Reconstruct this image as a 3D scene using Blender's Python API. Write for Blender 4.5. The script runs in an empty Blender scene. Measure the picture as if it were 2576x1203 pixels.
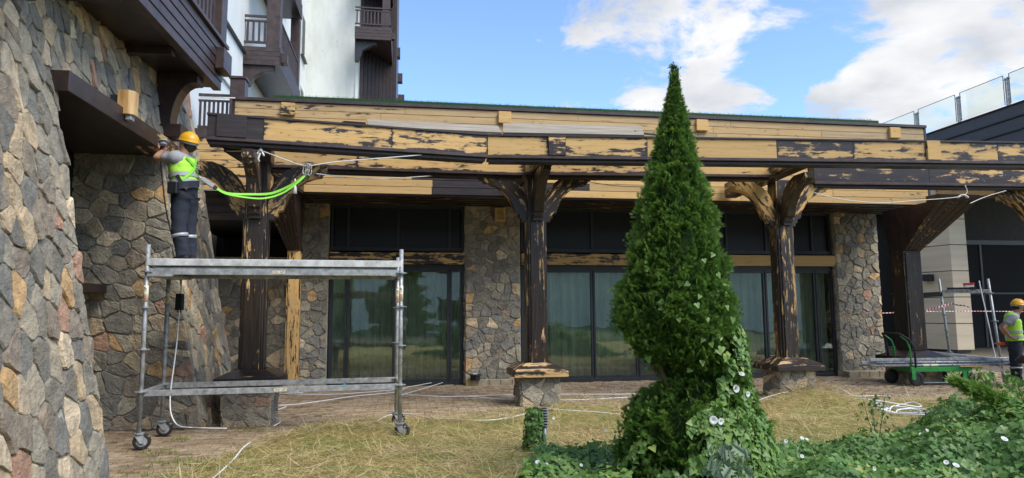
import bpy, bmesh, math, random
import numpy as np
from mathutils import Vector, Matrix
random.seed(7); rng = np.random.default_rng(11)
S = bpy.context.scene; COL = S.collection; R = math.radians
# ------------------------------------------------------------ camera, sky, sun, exposure
CZ = 1.58; PITCH = R(6.25); ROLL = R(.36); FPX = 1717.0
r0 = Vector((1,0,0)); FW = Vector((0,math.cos(PITCH),math.sin(PITCH))); u0 = Vector((0,-math.sin(PITCH),math.cos(PITCH)))
RT = r0*math.cos(ROLL)-u0*math.sin(ROLL); UP = u0*math.cos(ROLL)+r0*math.sin(ROLL)
cam = bpy.data.cameras.new('camera'); co = bpy.data.objects.new('camera', cam); COL.objects.link(co)
cam.sensor_width = 36; cam.lens = 36*FPX/2576; cam.clip_end = 2000; cam.clip_start = .05
M4 = Matrix((RT, UP, -FW)).transposed().to_4x4(); M4.translation = (0,0,CZ); co.matrix_world = M4
S.camera = co
def ray(x, y): return (FW*FPX + RT*(x-1288) - UP*(y-601.5)).normalized()
def atz(x, y, z=0.): d = ray(x,y); t=(z-CZ)/d.z; return Vector((d.x*t, d.y*t, z))
def aty(x, y, Y): d = ray(x,y); t=Y/d.y; return Vector((d.x*t, Y, CZ+d.z*t))
SUN_EL, SUN_AZ = R(50), R(132)     # azimuth clockwise from +Y (north)
w = bpy.data.worlds.new("World"); S.world = w; w.use_nodes = True
nt = w.node_tree; nt.nodes.clear()
def N(t, **k):
    n = nt.nodes.new(t)
    for a, v in k.items(): setattr(n, a, v)
    return n
def L(a, b): nt.links.new(a, b)
out = N('ShaderNodeOutputWorld'); bg = N('ShaderNodeBackground'); bg.inputs[1].default_value = .12
sky = N('ShaderNodeTexSky', sky_type='NISHITA'); sky.sun_disc = False; sky.sun_elevation = SUN_EL; sky.sun_rotation = SUN_AZ
sky.air_density = 1.0; sky.dust_density = .6; sky.ozone_density = 2.5
tint = N('ShaderNodeMix', data_type='RGBA', blend_type='MULTIPLY'); tint.inputs[0].default_value = 1
L(sky.outputs[0], tint.inputs[6]); tint.inputs[7].default_value = (1.0, 1.1, 1.22, 1)
tc = N('ShaderNodeTexCoord')
# clouds: the sky direction flattened onto a cloud layer so that they shrink towards the horizon
sep = N('ShaderNodeSeparateXYZ'); L(tc.outputs['Generated'], sep.inputs[0])
zc = N('ShaderNodeMath', operation='MAXIMUM'); L(sep.outputs[2], zc.inputs[0]); zc.inputs[1].default_value = 0.0
za = N('ShaderNodeMath', operation='ADD'); L(zc.outputs[0], za.inputs[0]); za.inputs[1].default_value = .22
dx = N('ShaderNodeMath', operation='DIVIDE'); L(sep.outputs[0], dx.inputs[0]); L(za.outputs[0], dx.inputs[1])
dy = N('ShaderNodeMath', operation='DIVIDE'); L(sep.outputs[1], dy.inputs[0]); L(za.outputs[0], dy.inputs[1])
cmb = N('ShaderNodeCombineXYZ'); L(dx.outputs[0], cmb.inputs[0]); L(dy.outputs[0], cmb.inputs[1])
n1 = N('ShaderNodeTexNoise'); n1.inputs['Scale'].default_value = 4.0; n1.inputs['Detail'].default_value = 9; n1.inputs['Roughness'].default_value = .62; n1.inputs['Distortion'].default_value = .35
mp = N('ShaderNodeMapping'); mp.inputs['Location'].default_value = (3.1, 1.7, 0); L(cmb.outputs[0], mp.inputs[0]); L(mp.outputs[0], n1.inputs['Vector'])
# the cloud banks that stand over the place (directions in the sky)
def bank(px, py, sx, sy, amp, prev):
    d = ray(px, py); zz = max(d.z,0)+.22; cx, cy = d.x/zz, d.y/zz
    sub = N('ShaderNodeVectorMath', operation='SUBTRACT'); L(cmb.outputs[0], sub.inputs[0]); sub.inputs[1].default_value = (cx,cy,0)
    mul = N('ShaderNodeVectorMath', operation='MULTIPLY'); L(sub.outputs[0], mul.inputs[0]); mul.inputs[1].default_value = (1/sx,1/sy,0)
    ln = N('ShaderNodeVectorMath', operation='LENGTH'); L(mul.outputs[0], ln.inputs[0])
    mr = N('ShaderNodeMapRange', interpolation_type='SMOOTHSTEP'); L(ln.outputs['Value'], mr.inputs[0])
    mr.inputs[1].default_value = 0; mr.inputs[2].default_value = 1; mr.inputs[3].default_value = amp; mr.inputs[4].default_value = 0
    ad = N('ShaderNodeMath', operation='ADD'); L(prev, ad.inputs[0]); L(mr.outputs[0], ad.inputs[1]); return ad.outputs[0]
v = n1.outputs['Fac']
bk0 = N('ShaderNodeMapRange', interpolation_type='SMOOTHSTEP'); L(sep.outputs[1], bk0.inputs[0]); bk0.inputs[1].default_value = .35; bk0.inputs[2].default_value = -.3; bk0.inputs[3].default_value = 0; bk0.inputs[4].default_value = .10  # extra cloud cover behind the camera, added to keep the light neutral
v0 = N('ShaderNodeMath', operation='ADD'); L(v, v0.inputs[0]); L(bk0.outputs[0], v0.inputs[1]); v = v0.outputs[0]
v = bank(2420, 110, .62, .6, .24, v)
v = bank(1620, 100, .42, .5, .14, v)
v = bank(1450, 60, .22, .3, .08, v)
v = bank(1750, 262, .42, .22, .22, v)
v = bank(2300, 262, .42, .22, .16, v)
v = bank(2020, 150, .2, .26, -.1, v)
v = bank(1150, 120, .36, .9, -.25, v)
v = bank(1960, 190, .2, .32, -.12, v)
ramp = N('ShaderNodeMapRange', interpolation_type='SMOOTHSTEP'); L(v, ramp.inputs[0]); ramp.inputs[1].default_value = .555; ramp.inputs[2].default_value = .70
n2 = N('ShaderNodeTexNoise'); n2.inputs['Scale'].default_value = 3.2; n2.inputs['Detail'].default_value = 7; L(mp.outputs[0], n2.inputs['Vector'])
cr = N('ShaderNodeValToRGB'); L(n2.outputs['Fac'], cr.inputs[0])
cr.color_ramp.elements[0].position = .38; cr.color_ramp.elements[0].color = (2.6,2.75,3.0,1)
cr.color_ramp.elements[1].position = .62; cr.color_ramp.elements[1].color = (3.95,3.95,4.0,1)
mixc = N('ShaderNodeMix', data_type='RGBA'); L(ramp.outputs[0], mixc.inputs[0]); L(tint.outputs[2], mixc.inputs[6]); L(cr.outputs[0], mixc.inputs[7])
L(mixc.outputs[2], bg.inputs[0]); L(bg.outputs[0], out.inputs[0])
sl = bpy.data.lights.new('sun', 'SUN'); sl.energy = 1.75; sl.angle = R(32); sl.color = (1,.95,.87)
so = bpy.data.objects.new('sun', sl); COL.objects.link(so)
sd = Vector((math.sin(SUN_AZ)*math.cos(SUN_EL), math.cos(SUN_AZ)*math.cos(SUN_EL), math.sin(SUN_EL)))
so.rotation_euler = sd.to_track_quat('Z','Y').to_euler()
S.view_settings.view_transform = 'Standard'; S.view_settings.look = 'None'; S.view_settings.exposure = 1.07; S.view_settings.gamma = 1
S.render.engine = 'CYCLES'
try: S.cycles.max_bounces = 8; S.cycles.transparent_max_bounces = 12
except Exception: pass
# ------------------------------------------------------------ materials
class NT:
    def __init__(s, name, rough=.8):
        s.m = bpy.data.materials.new(name); s.m.use_nodes = True; s.t = s.m.node_tree
        s.b = s.t.nodes['Principled BSDF']; s.b.inputs['Roughness'].default_value = rough
    def n(s, ty, ins=None, **k):
        n = s.t.nodes.new(ty)
        for a, v in k.items(): setattr(n, a, v)
        for a, v in (ins or {}).items():
            if hasattr(v, 'is_linked') or isinstance(v, bpy.types.NodeSocket): s.t.links.new(v, n.inputs[a])
            else: n.inputs[a].default_value = v
        return n
    def l(s, a, b): s.t.links.new(a, b)
    def coord(s, scale=(1,1,1), rnd=True, off=0):
        c = s.n('ShaderNodeTexCoord'); v = c.outputs['Object']
        if rnd:
            oi = s.n('ShaderNodeObjectInfo'); a = s.n('ShaderNodeMath', {0: oi.outputs['Random'], 1: 37.0}, operation='MULTIPLY')
            v = s.n('ShaderNodeVectorMath', {0: v, 1: a.outputs[0]}, operation='ADD').outputs[0]
        m = s.n('ShaderNodeMapping', {0: v}); m.inputs['Scale'].default_value = scale; m.inputs['Location'].default_value = (off,off,off)
        return m.outputs[0]
    def noise(s, v, sc=1, det=4, ro=.5, dist=0):
        return s.n('ShaderNodeTexNoise', {'Vector': v, 'Scale': sc, 'Detail': det, 'Roughness': ro, 'Distortion': dist}).outputs['Fac']
    def ramp(s, f, stops, interp='LINEAR'):
        r = s.n('ShaderNodeValToRGB', {0: f}); cr = r.color_ramp; cr.interpolation = interp
        while len(cr.elements) < len(stops): cr.elements.new(.5)
        for e, (p, c) in zip(cr.elements, stops): e.position = p; e.color = (*c, 1) if len(c) == 3 else c
        return r.outputs[0]
    def rng(s, f, a, b, c=0, d=1):
        return s.n('ShaderNodeMapRange', {0: f, 1: a, 2: b, 3: c, 4: d}).outputs[0]
    def math(s, op, a, b=0.): return s.n('ShaderNodeMath', {0: a, 1: b}, operation=op).outputs[0]
    def mix(s, f, a, b, mode='MIX'):
        n = s.n('ShaderNodeMix', data_type='RGBA', blend_type=mode)
        for i, v in ((0,f),(6,a),(7,b)):
            if isinstance(v, bpy.types.NodeSocket): s.l(v, n.inputs[i])
            else: n.inputs[i].default_value = v if i == 0 else (*v, 1)
        return n.outputs[2]
    def bump(s, h, st=.3, dist=.02):
        b = s.n('ShaderNodeBump', {'Height': h, 'Strength': st, 'Distance': dist}); s.l(b.outputs[0], s.b.inputs['Normal'])
    def col(s, c):
        if isinstance(c, bpy.types.NodeSocket): s.l(c, s.b.inputs['Base Color'])
        else: s.b.inputs['Base Color'].default_value = (*c, 1)
    def attr(s, name, ty='GEOMETRY'): return s.n('ShaderNodeAttribute', attribute_name=name, attribute_type=ty).outputs['Fac']
def simple(name, c, rough=.6, metal=0, var=.25, sc=6, bump=.15, bsc=40):
    t = NT(name, rough); v = t.coord(); f = t.noise(v, sc, 5, .6)
    t.col(t.mix(1.0, c, t.ramp(f, [(.3,(1-var,)*3),(.7,(1+var*.5,)*3)]), 'MULTIPLY'))
    t.b.inputs['Metallic'].default_value = metal
    if bump: t.bump(t.noise(v, bsc, 3), bump, .01)
    return t.m
def stone_mat():
    t = NT('field_stone', .88); tone = t.attr('tone'); v = t.coord(rnd=False)
    base = t.ramp(tone, [(0,(.13,.13,.125)),(.17,(.175,.17,.155)),(.32,(.235,.225,.195)),(.45,(.15,.155,.155)),(.56,(.27,.25,.21)),(.67,(.20,.175,.15)),(.77,(.35,.29,.21)),(.87,(.28,.18,.14)),(.91,(.38,.26,.14)),(.95,(.44,.38,.3))], 'CONSTANT')
    a = t.noise(v, 7, 9, .68); b = t.noise(v, 34, 5, .7); c = t.noise(v, 3, 3)
    col = t.mix(1.0, base, t.ramp(a, [(.3,(.55,.55,.57)),(.52,(1,1,1)),(.75,(1.45,1.4,1.3))]), 'MULTIPLY')
    col = t.mix(1.0, col, (1.9,1.76,1.53), 'MULTIPLY'); col = t.mix(t.rng(c,.5,.75,0,.5), col, (.33,.29,.21)); col = t.mix(t.rng(b,.62,.75,0,.35), col, (.5,.48,.44))
    t.col(col); t.bump(t.math('ADD', t.math('MULTIPLY', a, 1.3), t.math('MULTIPLY', b, .5)), 1.0, .06); return t.m
def mortar_mat():
    t = NT('mortar', .95); v = t.coord(rnd=False); f = t.noise(v, 14, 6, .7)
    t.col(t.ramp(f, [(.3,(.30,.27,.22)),(.7,(.52,.48,.39))])); t.bump(f, .8, .02); return t.m
def sanded(name, axis='x', fine=1.):
    """dark brown stain sanded away to bare pine; object property 'bare' = share of bare wood"""
    t = NT(name, .55); bare = t.attr('bare', 'OBJECT'); X = axis == 'x'
    st = (1.5*fine,9*fine,9*fine) if X else (19,19,2.2); s2 = (1.1,26,26) if X else (26,26,1.1)
    g = t.coord(s2)
    f1 = t.noise(t.coord(st), 1.0, 6, .62, .5); f2 = t.noise(t.coord((3.2*fine,7*fine,7*fine) if X else (16,16,4.2), off=5), 1.5, 6, .68); f3 = t.noise(t.coord((.7,2,2) if X else (3,3,.7), off=11), 1.0, 3)
    f = t.math('ADD', t.math('ADD', t.math('MULTIPLY', f1, .48), t.math('MULTIPLY', f2, .27)), t.math('MULTIPLY', f3, .25))
    gc_ = t.n('ShaderNodeTexCoord').outputs['Generated']; sp_ = t.n('ShaderNodeSeparateXYZ', {0: gc_})
    def edge(o, w_): return t.rng(t.math('ABSOLUTE', t.math('SUBTRACT', o, .5)), .5-w_, .5, 0, 1)
    ed = t.math('MAXIMUM', edge(sp_.outputs[0 if X else 2], .035), edge(sp_.outputs[2 if X else 0], .16))
    f = t.math('SUBTRACT', f, t.math('MULTIPLY', ed, t.attr('edge', 'OBJECT')))
    thr = t.rng(bare, 0, 1, .655, .345)
    m = t.rng(t.math('SUBTRACT', f, thr), -.007, .007)
    grain = t.noise(g, 1.5, 6, .62); kn = t.noise(t.coord((5,11,11) if X else (11,11,5), off=9), 1.3, 2)
    wood = t.ramp(grain, [(.25,(.56,.335,.12)),(.5,(.645,.41,.155)),(.75,(.70,.465,.195))])
    wood = t.mix(t.rng(kn,.68,.73,0,.7), wood, (.2,.09,.035))
    wood = t.mix(t.rng(t.noise(t.coord(st, off=3),2.0,5,.7),.56,.72,0,.4), wood, (.26,.2,.14))
    oi_ = t.n('ShaderNodeObjectInfo').outputs['Random']; wood = t.mix(1.0, wood, t.ramp(oi_, [(0,(.80,.79,.78)),(.5,(.95,.94,.92)),(1,(1.06,1.04,1.0))]), 'MULTIPLY')
    wood = t.mix(t.attr('grey','OBJECT'), wood, t.ramp(grain, [(.3,(.17,.145,.11)),(.7,(.40,.36,.29))]))
    d_ = t.math('SUBTRACT', f, thr)      # half worn stain left in the grain next to the stained islands
    wood = t.mix(t.math('MULTIPLY', t.rng(d_, .0, .045, .75, 0), t.rng(grain, .40, .58, 1, .15)), wood, (.17,.115,.075))
    paint = t.ramp(t.noise(g, 2, 5), [(.3,(.016,.011,.009)),(.6,(.04,.027,.022)),(.8,(.08,.057,.047))])
    paint = t.mix(t.math('MULTIPLY', t.rng(d_, -.03, 0, 0, .5), t.rng(grain, .5, .62)), paint, (.28,.18,.09))
    t.col(t.mix(m, paint, wood)); t.l(t.rng(m,0,1,.36,.75), t.b.inputs['Roughness'])
    t.bump(t.math('ADD', t.math('MULTIPLY', grain, .6), t.math('MULTIPLY', m, -.3)), .3, .006); return t.m
def dark_wood(name, c=(.032,.021,.018), rough=.38):
    t = NT(name, rough); g = t.coord((3,3,3)); f = t.noise(g, 2, 6, .6)
    t.col(t.mix(1.0, c, t.ramp(f, [(.3,(.6,.6,.6)),(.7,(1.6,1.5,1.5))]), 'MULTIPLY')); t.bump(t.noise(t.coord((2,30,30)), 1, 4), .2, .005); return t.m
def leaf_mat(name, stops, rough=.5, trans=.35):
    t = NT(name, rough); c = t.ramp(t.attr('tone'), stops); t.col(c)
    tr = t.n('ShaderNodeBsdfTranslucent', {'Color': c}); mx = t.n('ShaderNodeMixShader', {0: trans, 1: t.b.outputs[0], 2: tr.outputs[0]})
    t.l(mx.outputs[0], t.t.nodes['Material Output'].inputs[0]); return t.m
def glass_mat():
    t = NT('tinted_glass', .02); fr = t.n('ShaderNodeFresnel', {'IOR': 1.5})
    gl = t.n('ShaderNodeBsdfGlossy', {'Color': (.95,.98,.9,1), 'Roughness': .01}); tr = t.n('ShaderNodeBsdfTransparent', {'Color': (.82,.86,.80,1)})
    v = t.coord((1,1,1)); b = t.n('ShaderNodeBump', {'Height': t.noise(v, 1.3, 2), 'Strength': .06, 'Distance': .05}); t.l(b.outputs[0], gl.inputs['Normal'])
    mx = t.n('ShaderNodeMixShader', {0: t.rng(fr.outputs[0], .04, 1, .12, 1), 1: tr.outputs[0], 2: gl.outputs[0]})
    t.l(mx.outputs[0], t.t.nodes['Material Output'].inputs[0]); return t.m
def rail_glass():
    t = NT('clear_glass', .02)
    gl = t.n('ShaderNodeBsdfGlossy', {'Color': (.9,1,.98,1), 'Roughness': .01}); tr = t.n('ShaderNodeBsdfTransparent', {'Color': (.93,.975,.965,1)})
    mx = t.n('ShaderNodeMixShader', {0: .05, 1: tr.outputs[0], 2: gl.outputs[0]}); t.l(mx.outputs[0], t.t.nodes['Material Output'].inputs[0]); return t.m
M = dict(sa=sanded('sanded_bracket','x',1.8), stone=stone_mat(), mortar=mortar_mat(), sx=sanded('sanded_pine'), sz=sanded('sanded_post','z'),
  dark=dark_wood('dark_stain'), darkb=dark_wood('dark_brown_stain',(.05,.034,.032),.42), matte=simple('painted_recess_shade',(.012,.012,.011),.95,0,.2), black=simple('black_paint_and_shade',(.01,.01,.011),.5),
  frame=simple('window_frame',(.035,.038,.042),.4,.2), screen=simple('black_screen',(.0045,.005,.007),.42,0,.1,2,.0),
  glass=glass_mat(), rglass=rail_glass(), steel=simple('galvanised_steel',(.42,.43,.43),.42,.35,.5,14,.2,60), alu=simple('aluminium_deck',(.62,.62,.60),.5,.15,.4,10,.2,50),
  white=simple('white_cable',(.8,.8,.8),.5,0,.05), rubber=simple('black_rubber',(.018,.018,.018),.75), green=simple('green_paint',(.03,.27,.05),.4,0,.3),
  plaster=simple('white_render',(.80,.82,.79),.9,0,.08,1.5,.2,60), plasterd=simple('grey_render',(.5,.52,.5),.9,0,.15,2),
  yel=simple('yellow_plastic',(.75,.38,.015),.35,0,.08,5,0), hiv=simple('hi_vis_fabric',(.42,.76,.07),.8,0,.12,9,.3,30), hit=simple('lime_strap',(.24,.66,.05),.7,0,.08,9,0),
  refl=simple('reflective_tape',(.42,.44,.44),.4,.2,.1), navy=simple('navy_workwear',(.018,.023,.038),.85,0,.4,12,.6,25), shirt=simple('grey_shirt',(.33,.33,.35),.85,0,.25,14,.5,25),
  skin=simple('skin',(.42,.21,.13),.55,0,.12,10,0), hair=simple('dark_hair',(.015,.012,.01),.6), red=simple('red_card',(.6,.03,.03),.5), orange=simple('orange_plastic',(.9,.12,.02),.5),
  toolblue=simple('tool_plastic',(.03,.06,.09),.45), pinelamp=None, curtain=simple('pale_curtain',(.72,.75,.66),.9,0,.2,3,0), blue=simple('blue_plastic',(.03,.35,.6),.5),
  beige=None, clad=simple('dark_metal_cladding',(.075,.075,.085),.6,.0,.15,3,.0), grey=simple('dark_grey_wall',(.06,.058,.05),.85,0,.2), kerb=simple('yellowish_kerb',(.4,.29,.13),.85,0,.35,8,.4),
  kerb2=simple('sandstone_kerb',(.36,.3,.2),.9,0,.35,8,.5,30), inner=simple('dark_interior',(.03,.032,.032),.9), boxgrey=simple('grey_junction_box',(.35,.38,.4),.5), whitebag=simple('white_fabric',(.75,.76,.78),.7,0,.1),
  sticker=simple('cream_sticker',(.72,.68,.5),.5,0,.05), inkr=simple('red_print',(.6,.12,.04),.5), ink=simple('black_print',(.01,.01,.01),.5), rope=simple('white_rope',(.75,.75,.72),.8,0,.2,60), bark=simple('bark',(.12,.08,.05),.9,0,.4,20,.6))
def beige_mat():
    t = NT('travertine', .6); v = t.coord((.4,.4,4)); f = t.noise(v, 1.0, 6, .55, .3)
    t.col(t.ramp(f, [(.25,(.56,.44,.29)),(.75,(.70,.58,.41))])); return t.m
M['beige'] = beige_mat()
def pine_lamp():
    t = NT('varnished_pine', .4); v = t.coord((6,6,1)); f = t.noise(v, 2.2, 5)
    t.col(t.ramp(f, [(.3,(.45,.2,.06)),(.55,(.62,.4,.16)),(.75,(.7,.5,.24))])); return t.m
M['pinelamp'] = pine_lamp()
def plaster2():
    t = NT('stained_render', .9); v = t.coord((1,1,.35)); f = t.noise(v, 1.2, 6, .6); g = t.noise(t.coord((1,1,1)), 2.1, 8, .75)
    c = t.ramp(f, [(.35,(.60,.62,.56)),(.6,(.76,.77,.72))]); c = t.mix(t.rng(g,.66,.69,0,.7), c, (.4,.37,.28)); t.col(c); t.bump(g, .25, .03); return t.m
M['stain'] = plaster2()
def ground_mats():
    t = NT('bare_soil', .95); v = t.coord(rnd=False); f = t.noise(v, 5, 8, .7)
    t.col(t.ramp(f, [(.3,(.09,.07,.04)),(.7,(.2,.155,.09))])); t.bump(f, .7, .03); M['soil'] = t.m
    t = NT('dry_lawn', .95); v = t.coord(rnd=False); f = t.noise(v, 1.6, 5, .6); g = t.noise(v, 40, 4, .7)
    c = t.mix(t.rng(f,.42,.6), (.47,.365,.15), (.31,.31,.09)); c = t.mix(1.0, c, t.ramp(g, [(.3,(.5,.5,.5)),(.7,(1.4,1.35,1.2))]), 'MULTIPLY'); t.col(c); t.bump(g, 1, .03); M['lawn'] = t.m
    t = NT('clay_paver', .9); v = t.coord(rnd=False); f = t.noise(v, 9, 6, .7); tone = t.attr('tone')
    c = t.ramp(tone, [(0,(.24,.165,.105)),(.5,(.33,.245,.16)),(1,(.40,.31,.215))]); c = t.mix(1.0, c, t.ramp(f, [(.3,(.6,.6,.58)),(.7,(1.3,1.27,1.2))]), 'MULTIPLY')
    t.col(c); t.bump(f, .5, .01); M['paver'] = t.m
ground_mats()
M['straw'] = leaf_mat('straw_blades', [(0,(.15,.19,.045)),(.22,(.30,.31,.08)),(.4,(.47,.38,.15)),(.6,(.62,.49,.23)),(.8,(.72,.58,.32)),(1,(.22,.15,.07))], .7, .25)
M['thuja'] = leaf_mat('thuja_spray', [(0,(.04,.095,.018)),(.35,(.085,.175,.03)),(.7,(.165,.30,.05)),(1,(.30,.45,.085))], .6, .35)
M['bind'] = leaf_mat('bindweed_leaf', [(0,(.07,.16,.03)),(.5,(.135,.26,.055)),(.85,(.21,.35,.08)),(1,(.36,.42,.09))], .45, .32)
M['weed'] = leaf_mat('grey_weed_leaf', [(0,(.12,.2,.12)),(1,(.25,.34,.22))], .6, .3)
M['turf'] = leaf_mat('artificial_turf', [(0,(.012,.07,.015)),(1,(.03,.14,.03))], .7, .2)
M['petal'] = leaf_mat('white_petal', [(0,(.85,.85,.85)),(1,(.9,.9,.88))], .5, .3)
# ------------------------------------------------------------ helpers
class MB:
    def __init__(s): s.v = []; s.f = []; s.a = []
    def add(s, vs, fs, tone=0.):
        o = len(s.v); s.v += [tuple(q) for q in vs]; s.f += [tuple(i+o for i in f) for f in fs]; s.a += [tone]*len(fs); return s
    def box(s, x0, x1, y0, y1, z0, z1, tone=0.):
        return s.add([(x,y,z) for z in (z0,z1) for x,y in ((x0,y0),(x1,y0),(x1,y1),(x0,y1))], [(3,2,1,0),(4,5,6,7),(0,1,5,4),(1,2,6,5),(2,3,7,6),(3,0,4,7)], tone)
    def loft(s, rings, cap=True, tone=0.):
        n = len(rings[0]); vs = [p for r in rings for p in r]; fs = []
        for i in range(len(rings)-1):
            for j in range(n): fs.append((i*n+j, i*n+(j+1)%n, (i+1)*n+(j+1)%n, (i+1)*n+j))
        if cap: fs += [tuple(range(n))[::-1], tuple((len(rings)-1)*n+j for j in range(n))]
        return s.add(vs, fs, tone)
    def prism(s, prof, a0, a1, axis='y', tone=0.):     # profile of (u,z), extruded along axis
        m = (lambda u,z,a: (u,a,z)) if axis == 'y' else (lambda u,z,a: (a,u,z)) if axis == 'x' else (lambda u,z,a: (u,z,a))
        return s.loft([[m(u,z,a0) for u,z in prof],[m(u,z,a1) for u,z in prof]], True, tone)
    def tube(s, pts, r, n=8, r2=None, flat=1.):
        pts = [Vector(p) for p in pts]; rings = []; up = None
        for i, p in enumerate(pts):
            d = (pts[min(i+1,len(pts)-1)]-pts[max(i-1,0)]).normalized()
            if up is None: up = Vector((0,0,1)) if abs(d.z) < .9 else Vector((1,0,0))
            a = d.cross(up).normalized(); b = a.cross(d).normalized(); up = b
            rr = r if r2 is None else r+(r2-r)*i/(len(pts)-1)
            rings.append([p+a*rr*math.cos(2*math.pi*k/n)+b*rr*flat*math.sin(2*math.pi*k/n) for k in range(n)])
        return s.loft(rings)
    def disc(s, c, r, h, n=16, ax='z', hole=0):
        c = Vector(c); e = {'z':(0,0,1),'x':(1,0,0),'y':(0,1,0)}[ax] if isinstance(ax,str) else ax; e = Vector(e).normalized()
        return s.tube([c-e*h/2, c+e*h/2], r, n)
    def mesh(s, name, bevel=0):
        me = bpy.data.meshes.new(name); me.from_pydata(s.v, [], s.f)
        at = me.attributes.new('tone', 'FLOAT', 'FACE'); at.data.foreach_set('value', s.a)
        b = bmesh.new(); b.from_mesh(me); bmesh.ops.recalc_face_normals(b, faces=b.faces)
        if bevel: 
            es = [e for e in b.edges if e.is_manifold and e.calc_face_angle(0) > .5]
            bmesh.ops.bevel(b, geom=es, offset=bevel, segments=1, affect='EDGES', clamp_overlap=True)
        b.to_mesh(me); b.free(); return me
    def build(s, name, mat, parent=None, bevel=0, smooth=False, **props):
        me = s.mesh(name, bevel); return link(name, me, mat, parent, smooth, **props)
def link(name, me, mat, parent=None, smooth=False, **props):
    me.materials.append(mat) if mat and not me.materials else None
    if smooth: me.shade_smooth()
    o = bpy.data.objects.new(name, me); COL.objects.link(o); o.parent = parent
    for k, v in props.items(): o[k] = v
    return o
def thing(name, label, cat, loc=(0,0,0), rot=0, group=None):
    o = bpy.data.objects.new(name, None); COL.objects.link(o); o.empty_display_size = .2; o.location = loc; o.rotation_euler = (0,0,R(rot)); o['label'] = label; o['category'] = cat
    if group: o['group'] = group
    return o
def tag(o, label, cat, group=None):
    o['label'] = label; o['category'] = cat
    if group: o['group'] = group
    return o
def copy_tree(o, parent=None):
    c = o.copy(); COL.objects.link(c); c.parent = parent
    for ch in list(o.children): copy_tree(ch, c)
    return c
def big(name, V, F, tone, mat, parent=None, smooth=False, kind='stuff'):
    """large numpy mesh: V (n,3), F (m,k) same k"""
    me = bpy.data.meshes.new(name); k = F.shape[1]
    me.vertices.add(len(V)); me.vertices.foreach_set('co', V.astype(np.float32).ravel())
    me.loops.add(F.size); me.loops.foreach_set('vertex_index', F.astype(np.int32).ravel())
    me.polygons.add(len(F)); me.polygons.foreach_set('loop_start', np.arange(0,F.size,k,dtype=np.int32)); me.polygons.foreach_set('loop_total', np.full(len(F),k,dtype=np.int32))
    at = me.attributes.new('tone','FLOAT','FACE'); at.data.foreach_set('value', tone.astype(np.float32)); me.update(); me.validate()
    o = link(name, me, mat, parent, smooth)
    if kind: o['kind'] = kind
    return o
def scatter(tv, tf, pos, rots, scl, tone, tonevar=0):
    """replicate a template: rots (n,3,3), pos (n,3), scl (n,)"""
    n = len(pos); V = np.einsum('nij,kj->nki', rots, tv)*scl[:,None,None]+pos[:,None,:]
    F = tf[None]+(np.arange(n)*len(tv))[:,None,None]
    t = np.repeat(tone, len(tf))
    if tonevar: t = np.clip(t+rng.normal(0,tonevar,len(t)),0,1)
    return V.reshape(-1,3), F.reshape(-1,tf.shape[1]), t
def basis(nrm, roll, n):
    """rotation matrices whose z axis is nrm, rotated by roll about it; x axis starts pointing down the slope"""
    z = nrm/np.linalg.norm(nrm,axis=1)[:,None]
    h = np.tile([0,0,-1.],(n,1)); x = h-(h*z).sum(1)[:,None]*z; bad = np.linalg.norm(x,axis=1) < .05
    x[bad] = [1,0,0]; x = x-(x*z).sum(1)[:,None]*z; x /= np.linalg.norm(x,axis=1)[:,None]; y = np.cross(z,x)
    c, s_ = np.cos(roll)[:,None], np.sin(roll)[:,None]; X = x*c+y*s_; Y = -x*s_+y*c
    return np.stack([X,Y,z],axis=2)
# ---- irregular stone cells
def clip(poly, a, b, c):   # keep a*x+b*y<=c
    o = []
    for i in range(len(poly)):
        p, q = poly[i], poly[(i+1)%len(poly)]; dp = a*p[0]+b*p[1]-c; dq = a*q[0]+b*q[1]-c
        if dp <= 0: o.append(p)
        if (dp < 0) != (dq < 0) and dp != dq: t = dp/(dp-dq); o.append((p[0]+(q[0]-p[0])*t, p[1]+(q[1]-p[1])*t))
    return o
def cells(x0, x1, z0, z1, size, rnd, asp=1.):
    nx = max(1, round((x1-x0)/size)); nz = max(1, round((z1-z0)/(size*asp))); sx = (x1-x0)/nx; sz = (z1-z0)/nz
    pts = []
    for j in range(nz):
        for i in range(nx):
            if rnd.random() < .12: continue
            pts.append((x0+(i+.5+(.25 if j%2 else -.25)*(nx>2)+rnd.uniform(-.36,.36))*sx, z0+(j+.5+rnd.uniform(-.36,.36))*sz))
            if rnd.random() < .14: pts.append((x0+(i+rnd.random())*sx, z0+(j+rnd.random())*sz))
    P = np.array(pts); out_ = []
    for i, p in enumerate(pts):
        poly = [(x0,z0),(x1,z0),(x1,z1),(x0,z1)]
        d = (P[:,0]-p[0])**2+((P[:,1]-p[1])/asp)**2
        for k in np.argsort(d)[1:22]:
            q = pts[k]; a, b = q[0]-p[0], (q[1]-p[1])/asp**2
            poly = clip(poly, a, b, a*(p[0]+q[0])/2+b*(p[1]+q[1])/2)
            if len(poly) < 3: break
        if len(poly) >= 3: out_.append(poly)
    return out_
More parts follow.
